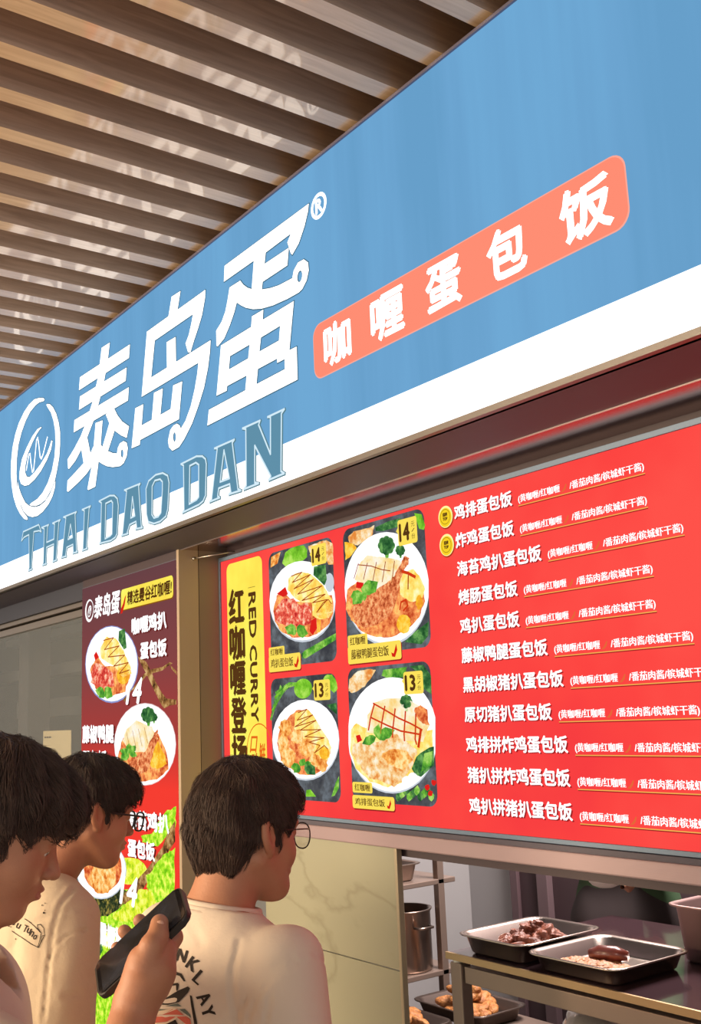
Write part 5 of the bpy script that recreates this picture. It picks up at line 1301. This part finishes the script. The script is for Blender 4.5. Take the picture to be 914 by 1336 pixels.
# ---------------------------------------------------------------- phone man, near left
Hp = at(-10, 1084, 1.72); Fp = Vector((.363, .931, 0))
Gp = Hp - Fp * .095 ; Gp.z = 0
W_ = at(176, 1314, 1.40); Rg = Fp.cross(Vector((0, 0, 1)))
S_ = Vector((Gp.x, Gp.y, 0)) + Rg * .185 + Fp * .02 + Vector((0, 0, Hp.z - .235))
El = at(120, 1545, 1.33)
hand = [
 ('palm', [(at(179, 1300, 1.395), .025), (at(194, 1268, 1.385), .028)]),
 ('palm', [(at(184, 1290, 1.385), .024), (at(186, 1252, 1.375), .017)]),
 ('palm', [(at(199, 1285, 1.400), .022), (at(209, 1248, 1.400), .019)]),
 ('palm', [(at(200, 1265, 1.385), .027), (at(205, 1240, 1.390), .020)]),
 ('finger', [(at(188, 1262, 1.372), .019), (at(198, 1234, 1.368), .0145), (at(206, 1221, 1.374), .0128), (at(208, 1205, 1.384), .0112)]),          # thumb over the screen
 ('finger', [(at(212, 1246, 1.398), .0145), (at(226, 1223, 1.412), .0118), (at(222, 1214, 1.436), .0100), (at(205, 1210, 1.455), .0085)]),     # index behind
 ('finger', [(at(214, 1258, 1.408), .0130), (at(214, 1240, 1.440), .0105), (at(196, 1216, 1.468), .0095), (at(182, 1201, 1.470), .0085)]),     # middle
 ('finger', [(at(208, 1272, 1.412), .0125), (at(200, 1255, 1.445), .0100), (at(178, 1232, 1.470), .0090), (at(162, 1215, 1.470), .0085)]),     # ring
 ('finger', [(at(200, 1285, 1.412), .0115), (at(188, 1272, 1.440), .0090), (at(172, 1255, 1.462), .0080), (at(152, 1236, 1.466), .0072)]),     # little
]
rp, bv, Bp = figure(dict(H=Hp, F=Fp, tilt=.36, ground=Gp, bF=tuple(Fp), sh=Hp.z - .230, lean=.10, label='young man with a dark bowl haircut at the left edge looking at his phone',
    cloth=M_cream3, hair=dict(fringe=.026, nape=-.06, side=-.010, burn=.012, top=.110, front=.128), hairm=M_hairb, seed=12, strands=8000, loose=.036, collar_z=1.405, collar_y=-.02, jaw=1.08,
    strand_kw=dict(length=(.04, .07), lift=.006), arms={1: dict(pts=[S_, El, W_], hand=hand)}, sleeve=.72, armr=(.048, .041, .0265)))
# the phone
L_ = (RIGHT * .735 + UP * .665 + BACK * -.10).normalized(); N_ = (RIGHT * -.64 + UP * .64 + BACK * .34); N_ = (N_ - L_ * N_.dot(L_)).normalized(); S2 = L_.cross(N_)
pc = at(186, 1229, 1.425); ph = thing('smartphone', 'black smartphone with a dark screen held by the man at the left', 'phone', loc=pc)
Mx = Matrix((S2, L_, N_)).transposed().to_4x4(); Mx.translation = pc
def slab(hw, hl, t0, t1, r, name, mat, bev=.0):
    bm = bmesh.new(); lp = rrect(-hw, hw, -hl, hl, r, 6); a = [bm.verts.new((x, y, t0)) for x, y in lp]; b = [bm.verts.new((x, y, t1)) for x, y in lp]
    bm.faces.new(a[::-1]); bm.faces.new(b)
    for i in range(len(lp)): bm.faces.new((a[i], a[(i + 1) % len(lp)], b[(i + 1) % len(lp)], b[i]))
    if bev: bmesh.ops.bevel(bm, geom=[e for e in bm.edges if abs(e.verts[0].co.z - e.verts[1].co.z) < 1e-6], offset=bev, segments=3, profile=.5, affect='EDGES')
    bm.transform(Mx); me = bpy.data.meshes.new(name); bm.to_mesh(me); bm.free(); return finish(name, me, mat, ph, smooth=False)
slab(.0355, .0720, -.0045, .0045, .012, 'phone_case', pbr('case_black', (40, 37, 36), .45), .0018)
slab(.0328, .0692, .0046, .0052, .009, 'glass_front', pbr('phone_glass', (26, 25, 27), .06, coat=1.0))
slab(.0318, .0632, .0053, .0055, .004, 'display', pbr('display_dim', (52, 54, 62), .08, noise=(26, .12, (40, 38, 38))))
m_ = MB()
for a_, b_2 in ((.0356, .02), (.0356, .034)):
    p0 = pc + S2 * -a_ + L_ * b_2; m_.tube([p0, p0 + L_ * .010], .0013, 6)
m_.build('side_button', M_black, ph)

nl = MB(); bmesh.ops.create_uvsphere(nl.bm, u_segments=12, v_segments=8, radius=1.0, matrix=Matrix.Translation(at(207.3, 1208, 1.3735)) @ (Matrix((RIGHT, (UP * .9 + RIGHT * .25), BACK)).transposed().to_4x4()) @ Matrix.Diagonal((.0062, .0078, .0035, 1)))
nl.build('thumb_nail', pbr('nail', (206, 158, 134), .3), rp)

# ---------------------------------------------------------------- kitchen worker
Hk = Vector((on_y(803, 1180, 3.45)[0], 3.45, 1.58))
bwx, bwz = on_y(790, 1157, 3.12)
M_green = pbr('green_cotton', (66, 92, 62), .9, bump=(24, .3))
rk_, bv, Bk = figure(dict(H=Hk, F=(.25, -1, 0), tilt=.35, ground=Vector((Hk.x, 3.53, 0)), bF=(.25, -1, 0), sh=1.36, lean=.08, label='kitchen worker in a dark green shirt and black apron behind the trays',
    cloth=M_green, hair=dict(fringe=.05, nape=-.06, side=.01), hairm=M_hair, seed=21, strands=600, sleeve=1.45,
    arms={-1: dict(pts=[Hk + Vector((.19, .02, -.24)), Hk + Vector((.25, -.03, -.46)), (bwx + .10, 3.17, bwz + .045)]), 1: dict(pts=[Hk + Vector((-.19, .02, -.24)), Hk + Vector((-.25, -.03, -.46)), (bwx - .10, 3.17, bwz + .045)])}))
def apron(p):
    q = V3
    d = s_ecap(p, Bk(-.03, .01, 1.18), Bk(.03, .01, 1.18), .155, .155, tuple(Vector((.25, -1, 0)).normalized()), .9)
    d = smin(d, s_ecap(p, Bk(-.07, .015, .80), Bk(.07, .015, .80), .178, .178, tuple(Vector((.25, -1, 0)).normalized()), .9), .2)
    f_ = Vector((.25, -1, 0)).normalized(); d = smax(d, -((p - V3(Bk(0, .0, 1.0))) @ V3(f_)) - .02, .01)
    return smax(smax(d, p[:, 2] - 1.30, .01), .62 - p[:, 2], .01)
v, f = snet(apron, axis(Hk.x - .35, Hk.x + .35, .01), axis(3.1, 3.8, .01), axis(.58, 1.34, .01)); mesh_np('apron', v, f, pbr('black_apron', (52, 42, 42), .85), rk_)
bw = thing('white_bowl', 'white bowl held up behind the trays at the top of the serving window', 'bowl', loc=(bwx, 3.12, bwz))
MB().lathe((bwx, 3.12, bwz), [(.03, 0), (.05, .008), (.078, .04), (.088, .075), (.085, .075), (.074, .042), (.046, .014), (.001, .012)], 32).build('bowl_body', pbr('bowl_white', (222, 214, 208), .4), bw)
